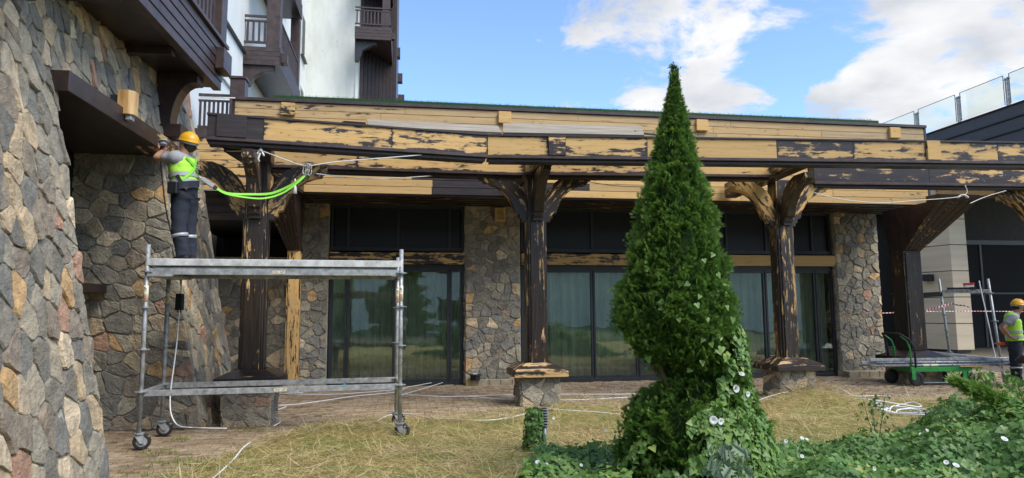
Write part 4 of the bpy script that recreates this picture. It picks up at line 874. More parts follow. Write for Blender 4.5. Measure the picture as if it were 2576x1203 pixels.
k_ = thing('rope_knot', 'white rope knot under the sanded cross beam at the far right', 'rope', aty(2422,494,13.3)); m = MB(); m.tube([(math.sin(t)*.1,0.02*math.cos(3*t),math.cos(t*2)*.03) for t in np.linspace(0,6.28,20)], .014, 6); m.build('knot', M['rope'], k_, smooth=True)
# red and white barrier tape
def tape(label, pts, w_=.05, n=26):
    P = spline(pts, 8); t = thing('barrier_tape', label, 'tape', P[0]); P = [p-P[0] for p in P]
    cum = [0]; 
    for a, b_ in zip(P, P[1:]): cum.append(cum[-1]+(b_-a).length)
    def at_(s): 
        i = min(max(np.searchsorted(cum, s)-1,0),len(P)-2); f = (s-cum[i])/max(cum[i+1]-cum[i],1e-6); return P[i].lerp(P[i+1], f)
    mm = {0: MB(), 1: MB()}
    for k in range(n):
        a, b_ = at_(cum[-1]*k/n), at_(cum[-1]*(k+1)/n); tw_ = math.sin(k*.5)*.3
        e = Vector((0,tw_,1))*w_/2; s_ = (b_-a)*.25
        mm[k%2].add([a-e,b_-e,b_+e+s_,a+e+s_],[(0,1,2,3)])
    mm[0].build('red_bands', M['red'], t); mm[1].build('white_bands', M['whitebag'], t)
tape('red and white barrier tape tied to the leaning scaffold frame', [aty(2310,787,15.6),aty(2350,776,15.6),aty(2372,770,15.6),aty(2395,764,15.6)], .05, 22)
tape('loose end of barrier tape drooping right of the scaffold leg', [aty(2395,764,15.6),aty(2410,768,15.5),aty(2425,769,15.4),aty(2440,774,15.4)], .03, 10)
tape('far red and white barrier tape across the dark entrance', [aty(2215,788,17),aty(2330,784,17.2),aty(2447,783,17.5),aty(2580,784,17.8)], .018, 90)
# bollard with climbing plant
bo = thing('bollard_light', 'short steel louvred bollard light half covered in bindweed', 'bollard', (.355,8.0,0))
m = MB(); m.tube([(0,0,0),(0,0,.3)], .032, 12); m.build('pole', M['steel'], bo, smooth=True)
for k in range(7): m = MB(); m.disc((0,0,.31+k*.03), .052, .012, 18); m.build('louvre', M['steel'], bo)
m = MB(); m.disc((0,0,.4), .036, .2, 12); m.build('core', M['black'], bo)
# ------------------------------------------------------------ people
def skin_mesh(name, V, E, rad, mat, parent, sub=2, root=0):
    me = bpy.data.meshes.new(name); me.from_pydata([tuple(v) for v in V], E, []); o = bpy.data.objects.new(name, me); COL.objects.link(o)
    o.modifiers.new('s','SKIN'); sv = me.skin_vertices[0].data
    for i, r_ in enumerate(rad): sv[i].radius = (r_, r_) if not isinstance(r_, tuple) else r_
    sv[root].use_root = True; ss = o.modifiers.new('u','SUBSURF'); ss.levels = sub; ss.render_levels = sub
    dg = bpy.context.evaluated_depsgraph_get(); m2 = bpy.data.meshes.new_from_object(o.evaluated_get(dg)); bpy.data.objects.remove(o); m2.name = name
    m2.materials.clear(); return link(name, m2, M[mat], parent, True)
def wr(v, s, a): return a*math.sin(v[0]*s*1.3+v[2]*s*2.1)*math.sin(v[1]*s*1.7-v[2]*s*.9+1)
def loft_el(mb, pts, rads, wdir, n=18, wrinkle=.0, closed=True):
    """elliptical tube along pts; rads = (width, depth) per point, width along wdir"""
    pts = [Vector(p) for p in pts]; rings = []; wdir = Vector(wdir).normalized()
    for i, p in enumerate(pts):
        d = (pts[min(i+1,len(pts)-1)]-pts[max(i-1,0)]).normalized(); a = (wdir-d*wdir.dot(d)).normalized(); b_ = d.cross(a)
        w_, h_ = rads[i] if isinstance(rads[i], tuple) else (rads[i],rads[i]); ring = []
        for k in range(n):
            t = 6.28318*k/n; q = p+a*w_*math.cos(t)+b_*h_*math.sin(t); q += (q-p).normalized()*wr(q,22,wrinkle); ring.append(q)
        rings.append(ring)
    mb.loft(rings, closed)
def resamp(P, Rr, n=4):
    P2 = spline(P, n); R2 = []
    for i in range(len(P)-1):
        for k in range(n): t = k/n; t = t*t*(3-2*t); R2.append(tuple(Rr[i][j]*(1-t)+Rr[i+1][j]*t for j in (0,1)))
    R2.append(Rr[-1]); return P2, R2
def person(label, J, f, helmet='yel', vest=True, cat='person', harness=False, sleeve=.55, trouser='navy'):
    """J: joint dict in world space; f: facing direction (unit, horizontal)"""
    base = Vector((J['hip'].x, J['hip'].y, min(J['anL'].z,J['anR'].z)-.09)); t = thing('person', label, cat, base)
    J = {k: Vector(v)-base for k, v in J.items()}; f = Vector(f).normalized(); l = Vector((0,0,1)).cross(f)
    sh = (J['shL']+J['shR'])/2; wd = (J['shL']-J['shR']).normalized(); hf = J.get('look', f+Vector((0,0,.0))); hf = Vector(hf).normalized(); hl = Vector((0,0,1)).cross(hf).normalized(); hu = hf.cross(hl)
    H = J['head']; V = []; E = []; Rr = []
    def a(p, r_, par=None): V.append(Vector(p)); Rr.append(r_); i = len(V)-1; (E.append((par,i)) if par is not None else None); return i
    hp = a(J['hip'], .13); c1 = a(J['hip'].lerp(sh,.45), .11, hp); c2 = a(J['hip'].lerp(sh,.8), .105, c1); nk = a(J['neck'], .058, c2); hd0 = a(H-hu*.06+hf*.015, .075, nk); hd1 = a(H+hu*.03, .095, hd0); hd2 = a(H+hu*.085, .07, hd1)
    no = a(H-hu*.015+hf*.1, .018, hd0)
    for s in 'LR':
        s1 = a(J['sh'+s].lerp(sh,.15)-Vector((0,0,.01)), .05, c2); e = a(J['el'+s], .041, s1); fm = a(J['el'+s].lerp(J['ha'+s],.45), .042, e); wr_ = a(J['ha'+s], .027, fm)
        hdir = (J['ha'+s]-J['el'+s]).normalized(); hdir = Vector(J.get('hd'+s, hdir)).normalized(); pm = a(J['ha'+s]+hdir*.055, (.038,.022), wr_); side = hdir.cross(Vector((0,0,1)) if abs(hdir.z) < .8 else f).normalized(); nrm = side.cross(hdir)
        cu = nrm*(-1 if s == 'L' else 1)
        for k in range(4):
            o = (k-1.5)*.019; ln = (.075,.085,.08,.062)[k]; r1 = a(J['ha'+s]+hdir*.09+side*o, .0105, pm); r2 = a(J['ha'+s]+hdir*(.09+ln*.5)+side*o*1.1+cu*.018, .0092, r1); a(J['ha'+s]+hdir*(.09+ln*.72)+side*o*1.1+cu*.05, .0082, r2)
        th = a(J['ha'+s]+hdir*.05-side*.045+cu*.012, .0115, wr_); a(J['ha'+s]+hdir*.085-side*.05+cu*.04, .009, th)
        h_ = a(J['hj'+s], .09, hp); k_ = a(J['kn'+s], .058, h_); cf = a(J['kn'+s].lerp(J['an'+s],.35), .052, k_); an = a(J['an'+s], .036, cf); fd = Vector(J.get('ft'+s, f)); ft = a(J['an'+s]+fd*.1-Vector((0,0,.05)), .035, an); 
    skin_mesh('body', V, E, Rr, 'skin', t, 2, hp)
    # trousers
    m = MB()
    for s in 'LR':
        P = [J['hip'].lerp(J['hj'+s],.8)+Vector((0,0,.06)), J['hj'+s].lerp(J['kn'+s],.25), J['hj'+s].lerp(J['kn'+s],.6), J['kn'+s], J['kn'+s].lerp(J['an'+s],.35), J['kn'+s].lerp(J['an'+s],.7), J['an'+s]+Vector((0,0,.0))-Vector((0,0,.03))]
        P2, R2 = resamp(P, [(.1,.12),(.105,.12),(.095,.105),(.085,.09),(.085,.088),(.08,.085),(.072,.085)], 4); loft_el(m, P2, R2, wd, 16, .009)
    P2, R2 = resamp([J['hip']-Vector((0,0,.08)), J['hip'], J['hip'].lerp(sh,.22)], [(.165,.125),(.18,.135),(.168,.125)], 4); loft_el(m, P2, R2, wd, 20, .006)
    m.build('trousers', M[trouser], t, smooth=True)
    for s in 'LR':
        for tt in (.28,): 
            c_ = J['kn'+s].lerp(J['an'+s],tt); m = MB(); dd = (J['an'+s]-J['kn'+s]).normalized(); loft_el(m,[c_-dd*.02,c_+dd*.02],[(.0955,.1)]*2,wd,16); m.build('reflective_band', M['refl'], t, smooth=True)
        m = MB(); fd = Vector(J.get('ft'+s, f)).normalized(); A = J['an'+s]
        fl_ = fd.cross(Vector((0,0,1)))
        P = [A-fd*.075+Vector((0,0,-.05)),A-fd*.03+Vector((0,0,-.04)),A+fd*.06+Vector((0,0,-.05)),A+fd*.13+Vector((0,0,-.062)),A+fd*.185+Vector((0,0,-.07))]
        loft_el(m, *resamp(P,[(.03,.03),(.045,.05),(.045,.042),(.048,.034),(.025,.018)],3), fl_, 14); m.build('boot', M['rubber'], t, smooth=True)
    # shirt with sleeves
    m = MB(); up_ = [J['hip'].lerp(sh,.18), J['hip'].lerp(sh,.45), J['hip'].lerp(sh,.75), J['hip'].lerp(sh,.97), sh.lerp(J['neck'],.55), J['neck']]
    P2, R2 = resamp(up_, [(.165,.12),(.17,.125),(.2,.14),(.2,.13),(.125,.105),(.07,.066)], 4); loft_el(m, P2, R2, wd, 22, .006)
    for s in 'LR':
        P2, R2 = resamp([J['sh'+s].lerp(sh,.25), J['sh'+s], J['sh'+s].lerp(J['el'+s],.3), J['sh'+s].lerp(J['el'+s],sleeve)], [(.085,.09),(.09,.092),(.076,.076),(.07,.07)], 4); loft_el(m, P2, R2, f+Vector((0,0,.3)), 14, .006)
    m.build('shirt', M['shirt'], t, smooth=True)
    if vest:
        m = MB(); vp = [J['hip'].lerp(sh,.02), J['hip'].lerp(sh,.3), J['hip'].lerp(sh,.6), J['hip'].lerp(sh,.85), J['hip'].lerp(sh,1.02), sh.lerp(J['neck'],.7)]; vr = [(.215,.165),(.2,.155),(.2,.155),(.197,.158),(.165,.145),(.1,.088)]
        P2, R2 = resamp(vp, vr, 4); loft_el(m, P2, R2, wd, 24, .008, False); vo = m.build('vest', M['hiv'], t, smooth=True); vo.modifiers.new('sol','SOLIDIFY').thickness = .006
        for q in (.2,.42):
            c_ = J['hip'].lerp(sh,q); dd = (sh-J['hip']).normalized(); m = MB(); loft_el(m,[c_-dd*.026,c_+dd*.026],[(.212,.166),(.212,.165)],wd,24,0.004,False); m.build('reflective_band', M['refl'], t, smooth=True)
    # hair, helmet
    m = MB(); loft_el(m, *resamp([H-hf*.028-hu*.09, H-hf*.03-hu*.03, H-hf*.02+hu*.05],[(.05,.05),(.088,.082),(.088,.1)],4), hl, 16); m.build('hair', M['hair'], t, smooth=True)
    if True:
        m = MB(); vs = []; n = 24; C_ = H+hu*.045; rings = []
        for k in range(8):
            a_ = math.pi/2*k/7; rings.append([C_+hl*.118*math.cos(a_)*math.cos(6.283*j/n)+hf*.142*math.cos(a_)*math.sin(6.283*j/n)+hu*.125*math.sin(a_)*(1.0+.06*(abs(math.cos(6.283*j/n))<.2)) for j in range(n)])
        rings.insert(0,[C_+hl*.13*math.cos(6.283*j/n)+hf*(.152*math.sin(6.283*j/n)+(.045 if math.sin(6.283*j/n) > .2 else 0))-hu*.012 for j in range(n)])
        m.loft(rings[:-1]+[[C_+hu*.125]*n]); he = m.build('helmet', M[helmet], t, smooth=True)
        m = MB(); loft_el(m,[C_-hu*.04-hf*.01,C_-hu*.0-hf*.01],[(.106,.122)]*2,hl,20,0,False); m.build('headband', M['refl'], he, smooth=True)
    # ears, eyes, mouth
    for s_ in (-1,1):
        m = MB(); c_ = H+hl*.092*s_-hu*.02; loft_el(m,[c_-hu*.028,c_,c_+hu*.028],[(.008,.012),(.012,.02),(.008,.014)],hl,8); m.build('ear', M['skin'], t, smooth=True)
        m = MB(); c_ = H+hl*.032*s_+hf*.083+hu*.012; loft_el(m,[c_-hu*.006,c_,c_+hu*.006],[(.008,.004),(.014,.008),(.008,.004)],hl,8); m.build('eye', M['ink'], t, smooth=True)
    m = MB(); c_ = H+hf*.084-hu*.06; loft_el(m,[c_-hu*.007,c_,c_+hu*.007],[(.012,.004),(.025,.008),(.012,.004)],hl,8); m.build('mouth', M['inkr'], t, smooth=True)
    return t, J, base, wd, sh
def A_(x, y, Y): return aty(x,y,Y)
Y0 = 8.64
J1 = dict(hip=A_(464,478,Y0), neck=A_(463,383,Y0-.03), head=A_(474,364,Y0), shL=A_(443,397,Y0-.17), shR=A_(470,401,Y0+.15), elL=A_(391,398,Y0-.1), haL=A_(408,380,Y0+.25), elR=A_(436,425,Y0+.2), haR=A_(412,384,Y0+.42),
    hjL=A_(456,492,Y0-.07), hjR=A_(474,492,Y0+.08), knL=A_(450,575,Y0-.1), knR=A_(474,578,Y0+.1), anL=A_(461,636,Y0-.1), anR=A_(478,634,Y0+.12))
zf = 2.35; J1['anL'].z = zf; J1['anR'].z = zf
J1['look'] = Vector((-.8,.5,.25)); J1['hdL'] = Vector((.1,.2,.9)); J1['hdR'] = Vector((-.5,.3,.5)); J1['ftL'] = Vector((-.85,.4,0)); J1['ftR'] = Vector((-.8,.5,0))
_keys = ('look','hdL','hdR','ftL','ftR')
def person_fix(J):   # keep direction vectors free of the origin shift
    base = Vector((J['hip'].x, J['hip'].y, min(J['anL'].z,J['anR'].z)-.09))
    return {k: (v+base if k in _keys else v) for k, v in J.items()}
w1, Jl, bs, wd, shc = person('worker in yellow helmet and lime vest on the scaffold deck, grinding the lintel', person_fix(J1), (-.85,.5,0))
# harness: waist belt, back straps, thigh strap
def strap(P, mat='hit', w_=.022, name='harness_strap', par=w1, th=.004):
    P = spline([Vector(p) for p in P], 6); m = MB(); cen = Jl['hip'].lerp(shc,.5) if par is w1 else Vector((0,0,0)); rings = []
    for i, p in enumerate(P):
        d = (P[min(i+1,len(P)-1)]-P[max(i-1,0)]).normalized(); o = (p-Vector((cen.x,cen.y,p.z))).normalized(); e = d.cross(o).normalized()
        rings.append([p+e*w_+o*th,p-e*w_+o*th,p-e*w_-o*th,p+e*w_-o*th])
    m.loft(rings); return m.build(name, M[mat], par)
def onbody(u, ang, ex=.012):   # u: 0 hip..1 shoulders, ang measured from the back, towards the left side
    c_ = Jl['hip'].lerp(shc,u); b_ = wd.cross((shc-Jl['hip']).normalized()); b_ = b_ if b_.dot(Vector((-.85,.5,0))) < 0 else -b_
    w_, h_ = (.203, .16) if u > .1 else (.212,.166); return c_+wd*(w_+ex)*math.sin(ang)+b_*(h_+ex)*math.cos(ang)
strap([onbody(.13,a_) for a_ in np.linspace(-3.1,3.1,18)], 'navy', .045, 'tool_belt')
strap([onbody(.1,1.9), onbody(.28,1.2), onbody(.5,.55), onbody(.68,.1), onbody(.88,-.25), onbody(1.0,-.6)], 'hit', .016)
strap([onbody(.1,-1.6), onbody(.35,-.8), onbody(.6,-.15), onbody(.8,.4), onbody(1.0,.75)], 'hit', .015)
strap([onbody(.45,1.5), onbody(.2,1.25), onbody(.0,.9)], 'black', .022)
strap([onbody(.0,1.7), onbody(-.12,1.2,.02), onbody(-.3,.5,.0), onbody(-.35,-.2,.0)], 'black', .02, 'thigh_strap')
dr = onbody(.66,.05,.03)
m = MB(); m.tube([dr+Vector((math.cos(t)*.03,0,math.sin(t)*.035)) for t in np.linspace(0,6.28,12)], .006, 6); m.build('d_ring', M['steel'], w1, smooth=True)
m = MB(); pk = onbody(.1,1.75,.03); m.loft([[pk+Vector((a,b_,c)) for a,b_ in ((-.06,-.04),(.06,-.04),(.06,.04),(-.06,.04))] for c in (-.09,.06)]); m.build('tool_pouch', M['black'], w1, .01)
# grinder in his hands, against the lintel end
hL = J1['haL']; gd = thing('angle_grinder', 'blue grey angle grinder with a white disc held against the scraped lintel end', 'power tool', hL+Vector((-.03,.06,.06)), 120)
m = MB(); m.tube([(0.14,0,-.02),(.06,0,0),(-.06,0,.01),(-.12,0,.01)], .034, 12, .03); m.build('body', M['toolblue'], gd, smooth=True)
m = MB(); m.disc((-.15,.0,.05), .062, .012, 18, (.3,0,1)); m.build('disc', M['boxgrey'], gd); m = MB(); m.disc((-.14,0,.025), .045, .04, 14, (.3,0,1)); m.build('guard', M['boxgrey'], gd)
# lanyard from his back to the carabiners on the bracket
ly = thing('safety_lanyard', 'lime green safety lanyard sagging from the worker to the carabiners on the pillar bracket', 'lanyard', (0,0,0))
q0 = bs+dr; q1 = aty(497,440,8.75); q2 = aty(507,449,8.78); q3 = aty(537,470,8.85); q4 = aty(545,475,8.87); an_ = aty(768,440,9.75)
m = MB(); m.tube(spline([q0,q1,q2],5), .011, 8); m.build('snap_hook', M['steel'], ly, smooth=True)
flatbar(ly, q2, q3, .052, .035, 'shock_absorber', 'boxgrey', .008)
flatbar(ly, q3, q4, .05, .04, 'stitched_end', 'black', .006)
def ribbon(P, w_, name, mat, tw=0.):
    P = spline(P, 8); m = MB(); rings = []
    for i, p in enumerate(P):
        d = (P[min(i+1,len(P)-1)]-P[max(i-1,0)]).normalized(); a_ = tw+1.1*math.sin(i*.13); e = Vector((0,math.sin(a_)*.5,1)); e = (e-d*e.dot(d)).normalized(); o = d.cross(e)
        rings.append([p+e*w_+o*.003,p-e*w_+o*.003,p-e*w_-o*.003,p+e*w_-o*.003])
    m.loft(rings); return m.build(name, M[mat], ly)
ribbon([q4,aty(575,487,9.0),aty(630,489,9.2),aty(680,487,9.4),aty(720,472,9.6),aty(750,455,9.7),an_], .016, 'webbing', 'hit', .2)
ribbon([q4,aty(570,488,8.95),aty(620,497,9.15),aty(665,499,9.3),aty(710,486,9.5),aty(748,460,9.65),an_+Vector((.01,0,0))], .012, 'webbing', 'hit', .9)
for k in range(3):
    c0 = aty(768+k*5,424+k*1.5,9.72); m = MB(); tl = Vector((.25-.12*k,0,1)).normalized(); e = Vector((tl.z,0,-tl.x))
    m.tube([c0+tl*.085*math.sin(t)+e*.028*math.cos(t)+Vector((0,.01*k,0)) for t in np.linspace(0,6.28,20)], .0075, 6); m.build('carabiner', M['steel'], ly, smooth=True)
# second worker, at the right edge
Yw = 14.7
def B_(x, y, dy=0): return aty(x,y,Yw+dy)
J2 = dict(hip=B_(2553,858), neck=B_(2556,790), head=B_(2561,772), shL=B_(2548,800,.17), shR=B_(2544,803,-.17), elL=B_(2516,822,.15), haL=B_(2530,845,.1), elR=B_(2524,826,-.24), haR=B_(2543,850,-.2),
    hjL=B_(2556,864,.09), hjR=B_(2552,864,-.08), knL=B_(2558,912,.1), knR=B_(2553,912,-.08), anL=B_(2560,955,.1), anR=B_(2556,955,-.1))
J2['anL'].z = .09; J2['anR'].z = .09; J2['look'] = Vector((.9,-.2,-.1)); J2['hdR'] = Vector((.8,-.1,-.3)); J2['hdL'] = Vector((.8,.1,-.3)); J2['ftL'] = Vector((.9,.1,0)); J2['ftR'] = Vector((.9,-.3,0))
_o = person_fix(J2); w2 = person('second worker in yellow helmet and hi vis vest, hand on hip, at the right edge', _o, (.95,-.2,0))[0]
og = thing('orange_glove', 'orange glove hanging behind the second worker', 'glove', B_(2522,865,.1)); m = MB(); m.loft([[(-.07,-.02,-.03),(.05,-.02,-.03),(.05,.02,-.03),(-.07,.02,-.03)],[(-.06,-.02,.04),(.06,-.02,.03),(.06,.02,.03),(-.06,.02,.04)]]); m.build('cuff', M['orange'], og, .01); m = MB()
for k in range(4): m.tube([(-.07,-.015+k*.01,-.02+k*.015),(-.12,-.015+k*.01,-.03+k*.015)], .008, 6)
m.build('fingers', M['orange'], og)
# the photographer, seen only mirrored in the glass doors
b0 = Vector((.02,-.42,0)); j = lambda x,y,z: b0+Vector((x,y,z))
J3 = dict(hip=j(0,0,.95),neck=j(0,0,1.47),head=j(0,.03,1.62),shL=j(-.18,0,1.4),shR=j(.18,0,1.4),elL=j(-.25,.1,1.14),haL=j(-.14,.24,1.25),elR=j(.25,.1,1.14),haR=j(.14,.24,1.25),hjL=j(-.09,0,.88),hjR=j(.09,0,.88),knL=j(-.11,.02,.5),knR=j(.11,.02,.5),anL=j(-.12,0,.09),anR=j(.12,0,.09),look=Vector((0,1,0)))
M['bluehat'] = simple('pale_blue_plastic',(.35,.5,.75),.4,0,.05)
person('person in pale blue helmet and hi vis vest, mirrored in the first glass doors', person_fix(J3), (0,1,0), 'bluehat')
# ------------------------------------------------------------ vegetation
def leaf_template(kind):
    if kind == 'heart':
        P = [(0,0,0),(.30,.42,.02),(.12,.56,.03),(-.16,.42,.02),(-.2,.18,0),(1.0,0,-.12),(-.2,-.18,0),(-.16,-.42,.02),(.12,-.56,.03),(.30,-.42,.02),(.62,.24,-.03),(.62,-.24,-.03),(.45,0,-.06)]
        F = [(12,1,2),(12,2,3),(12,3,4),(12,4,0),(12,5,10),(12,10,1),(12,0,6),(12,6,7),(12,7,8),(12,8,9),(12,9,11),(12,11,5)]
        return np.array(P,float), np.array(F)
    if kind == 'spray':    # flat fan of scaly twigs
        V = []; F = []
        for k, (a, l, w_) in enumerate(((0,1,.12),(.5,.75,.11),(-.5,.75,.11),(.95,.5,.1),(-.95,.5,.1),(.25,.9,.08),(-.25,.88,.08))):
            w_ *= .5; c, s_ = math.cos(a), math.sin(a); o = (0 if abs(a) < .3 else .12)
            for x, y in ((o,0),(o+l*.45,w_),(o+l,0),(o+l*.45,-w_)): V.append((o+(x-o)*c-y*s_ if False else o+(x-o)*c-y*s_, (x-o)*s_+y*c, .06*math.sin(k*2.3)*x))
            b_ = k*4; F += [(b_,b_+1,b_+2),(b_,b_+2,b_+3)]
        return np.array(V), np.array(F)
    if kind == 'blade':
        return np.array([(0,-.5,0),(0,.5,0),(.5,.4,.0),(.5,-.4,.0),(1,0,0)],float)*np.array([1,.03,1]), np.array([(0,2,1),(0,3,2),(3,4,2)])
    if kind == 'lobed':
        P = [(0,0,0),(.2,.12,0),(.15,.45,.03),(.4,.2,0),(.42,.5,.03),(.6,.2,0),(.75,.35,.02),(1,0,-.1)]; Q = P+[(x,-y,z) for x,y,z in P[1:7]]
        F = [(0,1,3),(1,2,3),(0,3,5),(3,4,5),(0,5,7),(5,6,7),(0,9,8),(8,9,10) if False else (8,10,9),(0,10,9) if False else (0,9,10),(9,11,10) if False else (10,12,11),(0,7,12),(12,7,13)]
        F = [(0,1,3),(1,2,3),(0,3,5),(3,4,5),(0,5,7),(5,6,7),(0,8,10),(8,9,10),(0,10,12),(10,11,12),(0,12,7),(12,13,7)]
        return np.array(Q,float), np.array(F)
HT, HF = leaf_template('heart'); ST, SF = leaf_template('spray'); BT, BF = leaf_template('blade'); LT, LF = leaf_template('lobed')
# ---- conifer
TY = 6.25
prof = [(170,1,3),(195,4,6),(225,10,12),(255,21,22),(300,31,33),(350,42,42),(400,53,54),(450,66,68),(500,78,84),(560,94,100),(620,104,110),(680,118,120),(740,134,134),(780,146,142),(820,142,152),(860,125,160),(895,95,165),(915,60,168),(940,22,172),(975,28,178),(1000,60,186),(1030,108,196),(1070,124,208),(1110,130,216),(1160,132,222),(1210,132,224),(1260,130,220)]
ZS = []; LR = []; RR = []; CX = []
for y, a, b_ in prof: q = aty(1696,y,TY); ZS.append(q.z); s = TY/FPX*1.0; LR.append(a*s); RR.append(b_*s); CX.append(q.x)
ZS = np.array(ZS[::-1]); LR = np.array(LR[::-1]); RR = np.array(RR[::-1]); TX = aty(1696,600,TY).x; CX = np.array(CX[::-1])-TX
def tree_c(z): return np.interp(z,ZS,(RR-LR)/2+CX)
def tree_r(z, phi): return np.interp(z,ZS,(RR+LR)/2)+0*phi
tr_ = thing('thuja_tree', 'tall pointed green conifer in front of the pavilion, overgrown with bindweed on its lower right', 'tree', (TX,TY,0))
zmin, zmax = ZS[0], ZS[-1]
def lump(z, phi): return 1+.10*np.sin(z*17+phi*3)+.09*np.sin(z*9.3-phi*5+1)+.07*np.sin(z*31+phi*11)
nc = 5200; zc = rng.uniform(zmin,zmax,80000); zc = zc[rng.random(80000)*.62 < (np.interp(zc,ZS,LR+RR)/2+.05)][:nc]; nc = len(zc); pc = rng.uniform(0,2*math.pi,nc); rc_ = np.maximum(tree_r(zc,pc)*(1+(lump(zc,pc)-1)*.6)-.062,.004)*rng.uniform(.88,1.0,nc)
n = 95000; ci = rng.integers(0,nc,n); ci[:nc] = np.arange(nc); u_ = rng.random(n)
oc = np.stack([np.cos(pc),np.sin(pc),np.full(nc,.75)],1)+rng.normal(0,.28,(nc,3)); oc /= np.linalg.norm(oc,axis=1)[:,None]
Lc = rng.uniform(.06,.12,nc)*np.clip(.5+(zmax-zc)*.5,.45,1); fan = np.cross(oc, np.stack([np.cos(pc+1.2*rng.normal(0,1,nc)),np.sin(pc),np.zeros(nc)],1)+rng.normal(0,.5,(nc,3))); fan /= np.linalg.norm(fan,axis=1)[:,None]
sp_ = rng.normal(0,.36,n); pos = np.stack([tree_c(zc)+rc_*np.cos(pc), rc_*np.sin(pc), zc],1)[ci]+oc[ci]*(u_*Lc[ci])[:,None]+fan[ci]*(sp_*Lc[ci]*(.25+u_*.6))[:,None]
outw = oc[ci]+fan[ci]*(sp_*.9)[:,None]+rng.normal(0,.16,(n,3)); outw /= np.linalg.norm(outw,axis=1)[:,None]
side = fan[ci]-outw*(fan[ci]*outw).sum(1)[:,None]; side /= np.linalg.norm(side,axis=1)[:,None]; nz = np.cross(outw,side); rt = np.stack([outw,side,nz],2)
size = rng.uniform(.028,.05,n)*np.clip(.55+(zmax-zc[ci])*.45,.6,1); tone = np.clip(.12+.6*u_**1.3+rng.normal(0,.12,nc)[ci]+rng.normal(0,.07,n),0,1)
ni = 26000; zi = rng.uniform(zmin,zmax,ni*3); zi = zi[rng.random(ni*3)*.62 < (np.interp(zi,ZS,LR+RR)/2+.03)][:ni]; ni = len(zi); pi_ = rng.uniform(0,2*math.pi,ni); ri_ = tree_r(zi,pi_)*rng.uniform(.62,.9,ni)
oi = np.stack([np.cos(pi_),np.sin(pi_),np.full(ni,.8)],1)+rng.normal(0,.4,(ni,3)); oi /= np.linalg.norm(oi,axis=1)[:,None]; si = np.cross(oi,rng.normal(0,1,(ni,3))); si /= np.linalg.norm(si,axis=1)[:,None]
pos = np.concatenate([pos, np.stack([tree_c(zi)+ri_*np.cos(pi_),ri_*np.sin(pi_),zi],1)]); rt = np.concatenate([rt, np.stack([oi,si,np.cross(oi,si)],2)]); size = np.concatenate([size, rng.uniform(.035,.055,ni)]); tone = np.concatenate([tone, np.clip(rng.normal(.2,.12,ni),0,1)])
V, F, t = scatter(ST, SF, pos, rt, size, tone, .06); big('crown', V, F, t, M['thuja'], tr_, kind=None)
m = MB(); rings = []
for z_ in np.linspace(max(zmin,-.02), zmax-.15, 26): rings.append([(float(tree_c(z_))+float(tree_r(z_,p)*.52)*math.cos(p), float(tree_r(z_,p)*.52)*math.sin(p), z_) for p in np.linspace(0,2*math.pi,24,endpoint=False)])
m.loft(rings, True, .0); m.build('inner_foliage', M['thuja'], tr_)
m = MB(); m.tube([(-.02,0,-.1),(-.02,-.03,.6),(0,-.02,1.2),(0,0,2.2)], .06, 10, .02); m.tube([(-.03,-.05,.72),(-.12,-.1,.95),(-.2,-.1,1.15)], .03, 8, .015); m.build('trunk', M['bark'], tr_, smooth=True)
# wispy top shoots
m = MB()
for k in range(16): a = k*2.4; x0, y0 = .012*math.cos(a), .012*math.sin(a); c0 = float(tree_c(zmax)); z0_ = zmax-.38+.018*k; m.tube([(c0+x0,y0,z0_),(c0+x0*2.6,y0*2.6,z0_+.06),(c0+x0*3.4,y0*3.4,z0_+.13)], .004, 4, .001)
m.build('top_shoots', M['thuja'], tr_)
# bindweed climbing on the tree
def vine_density(z, phi):   # lower right, and the whole skirt
    side = np.cos(phi)*.6-np.sin(phi)*.8   # towards camera/right
    lim = .15+1.55*np.clip((np.cos(phi)+.15),0,1)
    return (z < lim)
n = 30000; z = rng.uniform(-.02,2.0,n); phi = rng.uniform(-math.pi,math.pi,n)
front = np.sin(phi) < .5; cz = np.cos(phi); clump = np.sin(z*8+phi*3)+np.sin(z*15-phi*7+2)+rng.normal(0,.5,n)
pr_ = np.where(cz > .62, 1.6, np.where(cz > .3, 1.3+.2*np.sin(phi*9), np.where(cz > .05, .95, np.where(cz > -.3, .74, .42))))
keep = front & (z < pr_+.1*np.sin(phi*7)) & ((z < .7) | (clump > .3-1.0*(cz > .5))) & ~((cz < -.3) & (z > .12) & (clump < 1.3)) & ~((z > .95) & (clump < .1)) & ~((z > 1.3) & (clump < .8)) & ~((z<.62)&(cz<.05)&(clump<-.2))
z, phi = z[keep], phi[keep]; n = len(z); r_ = tree_r(z,phi)*rng.uniform(.98,1.09,n)+.0
pos = np.stack([tree_c(z)+r_*np.cos(phi), r_*np.sin(phi), z],1); nr = np.stack([np.cos(phi),np.sin(phi),np.full(n,.45)],1)+rng.normal(0,.35,(n,3))
rt = basis(nr, rng.normal(0,.8,n), n); sz = rng.uniform(.026,.066,n)
V, F, t = scatter(HT, HF, pos, rt, sz, np.clip(rng.normal(.62,.2,n),0,1)); big('bindweed_cover', V, F, t, M['bind'], tr_)
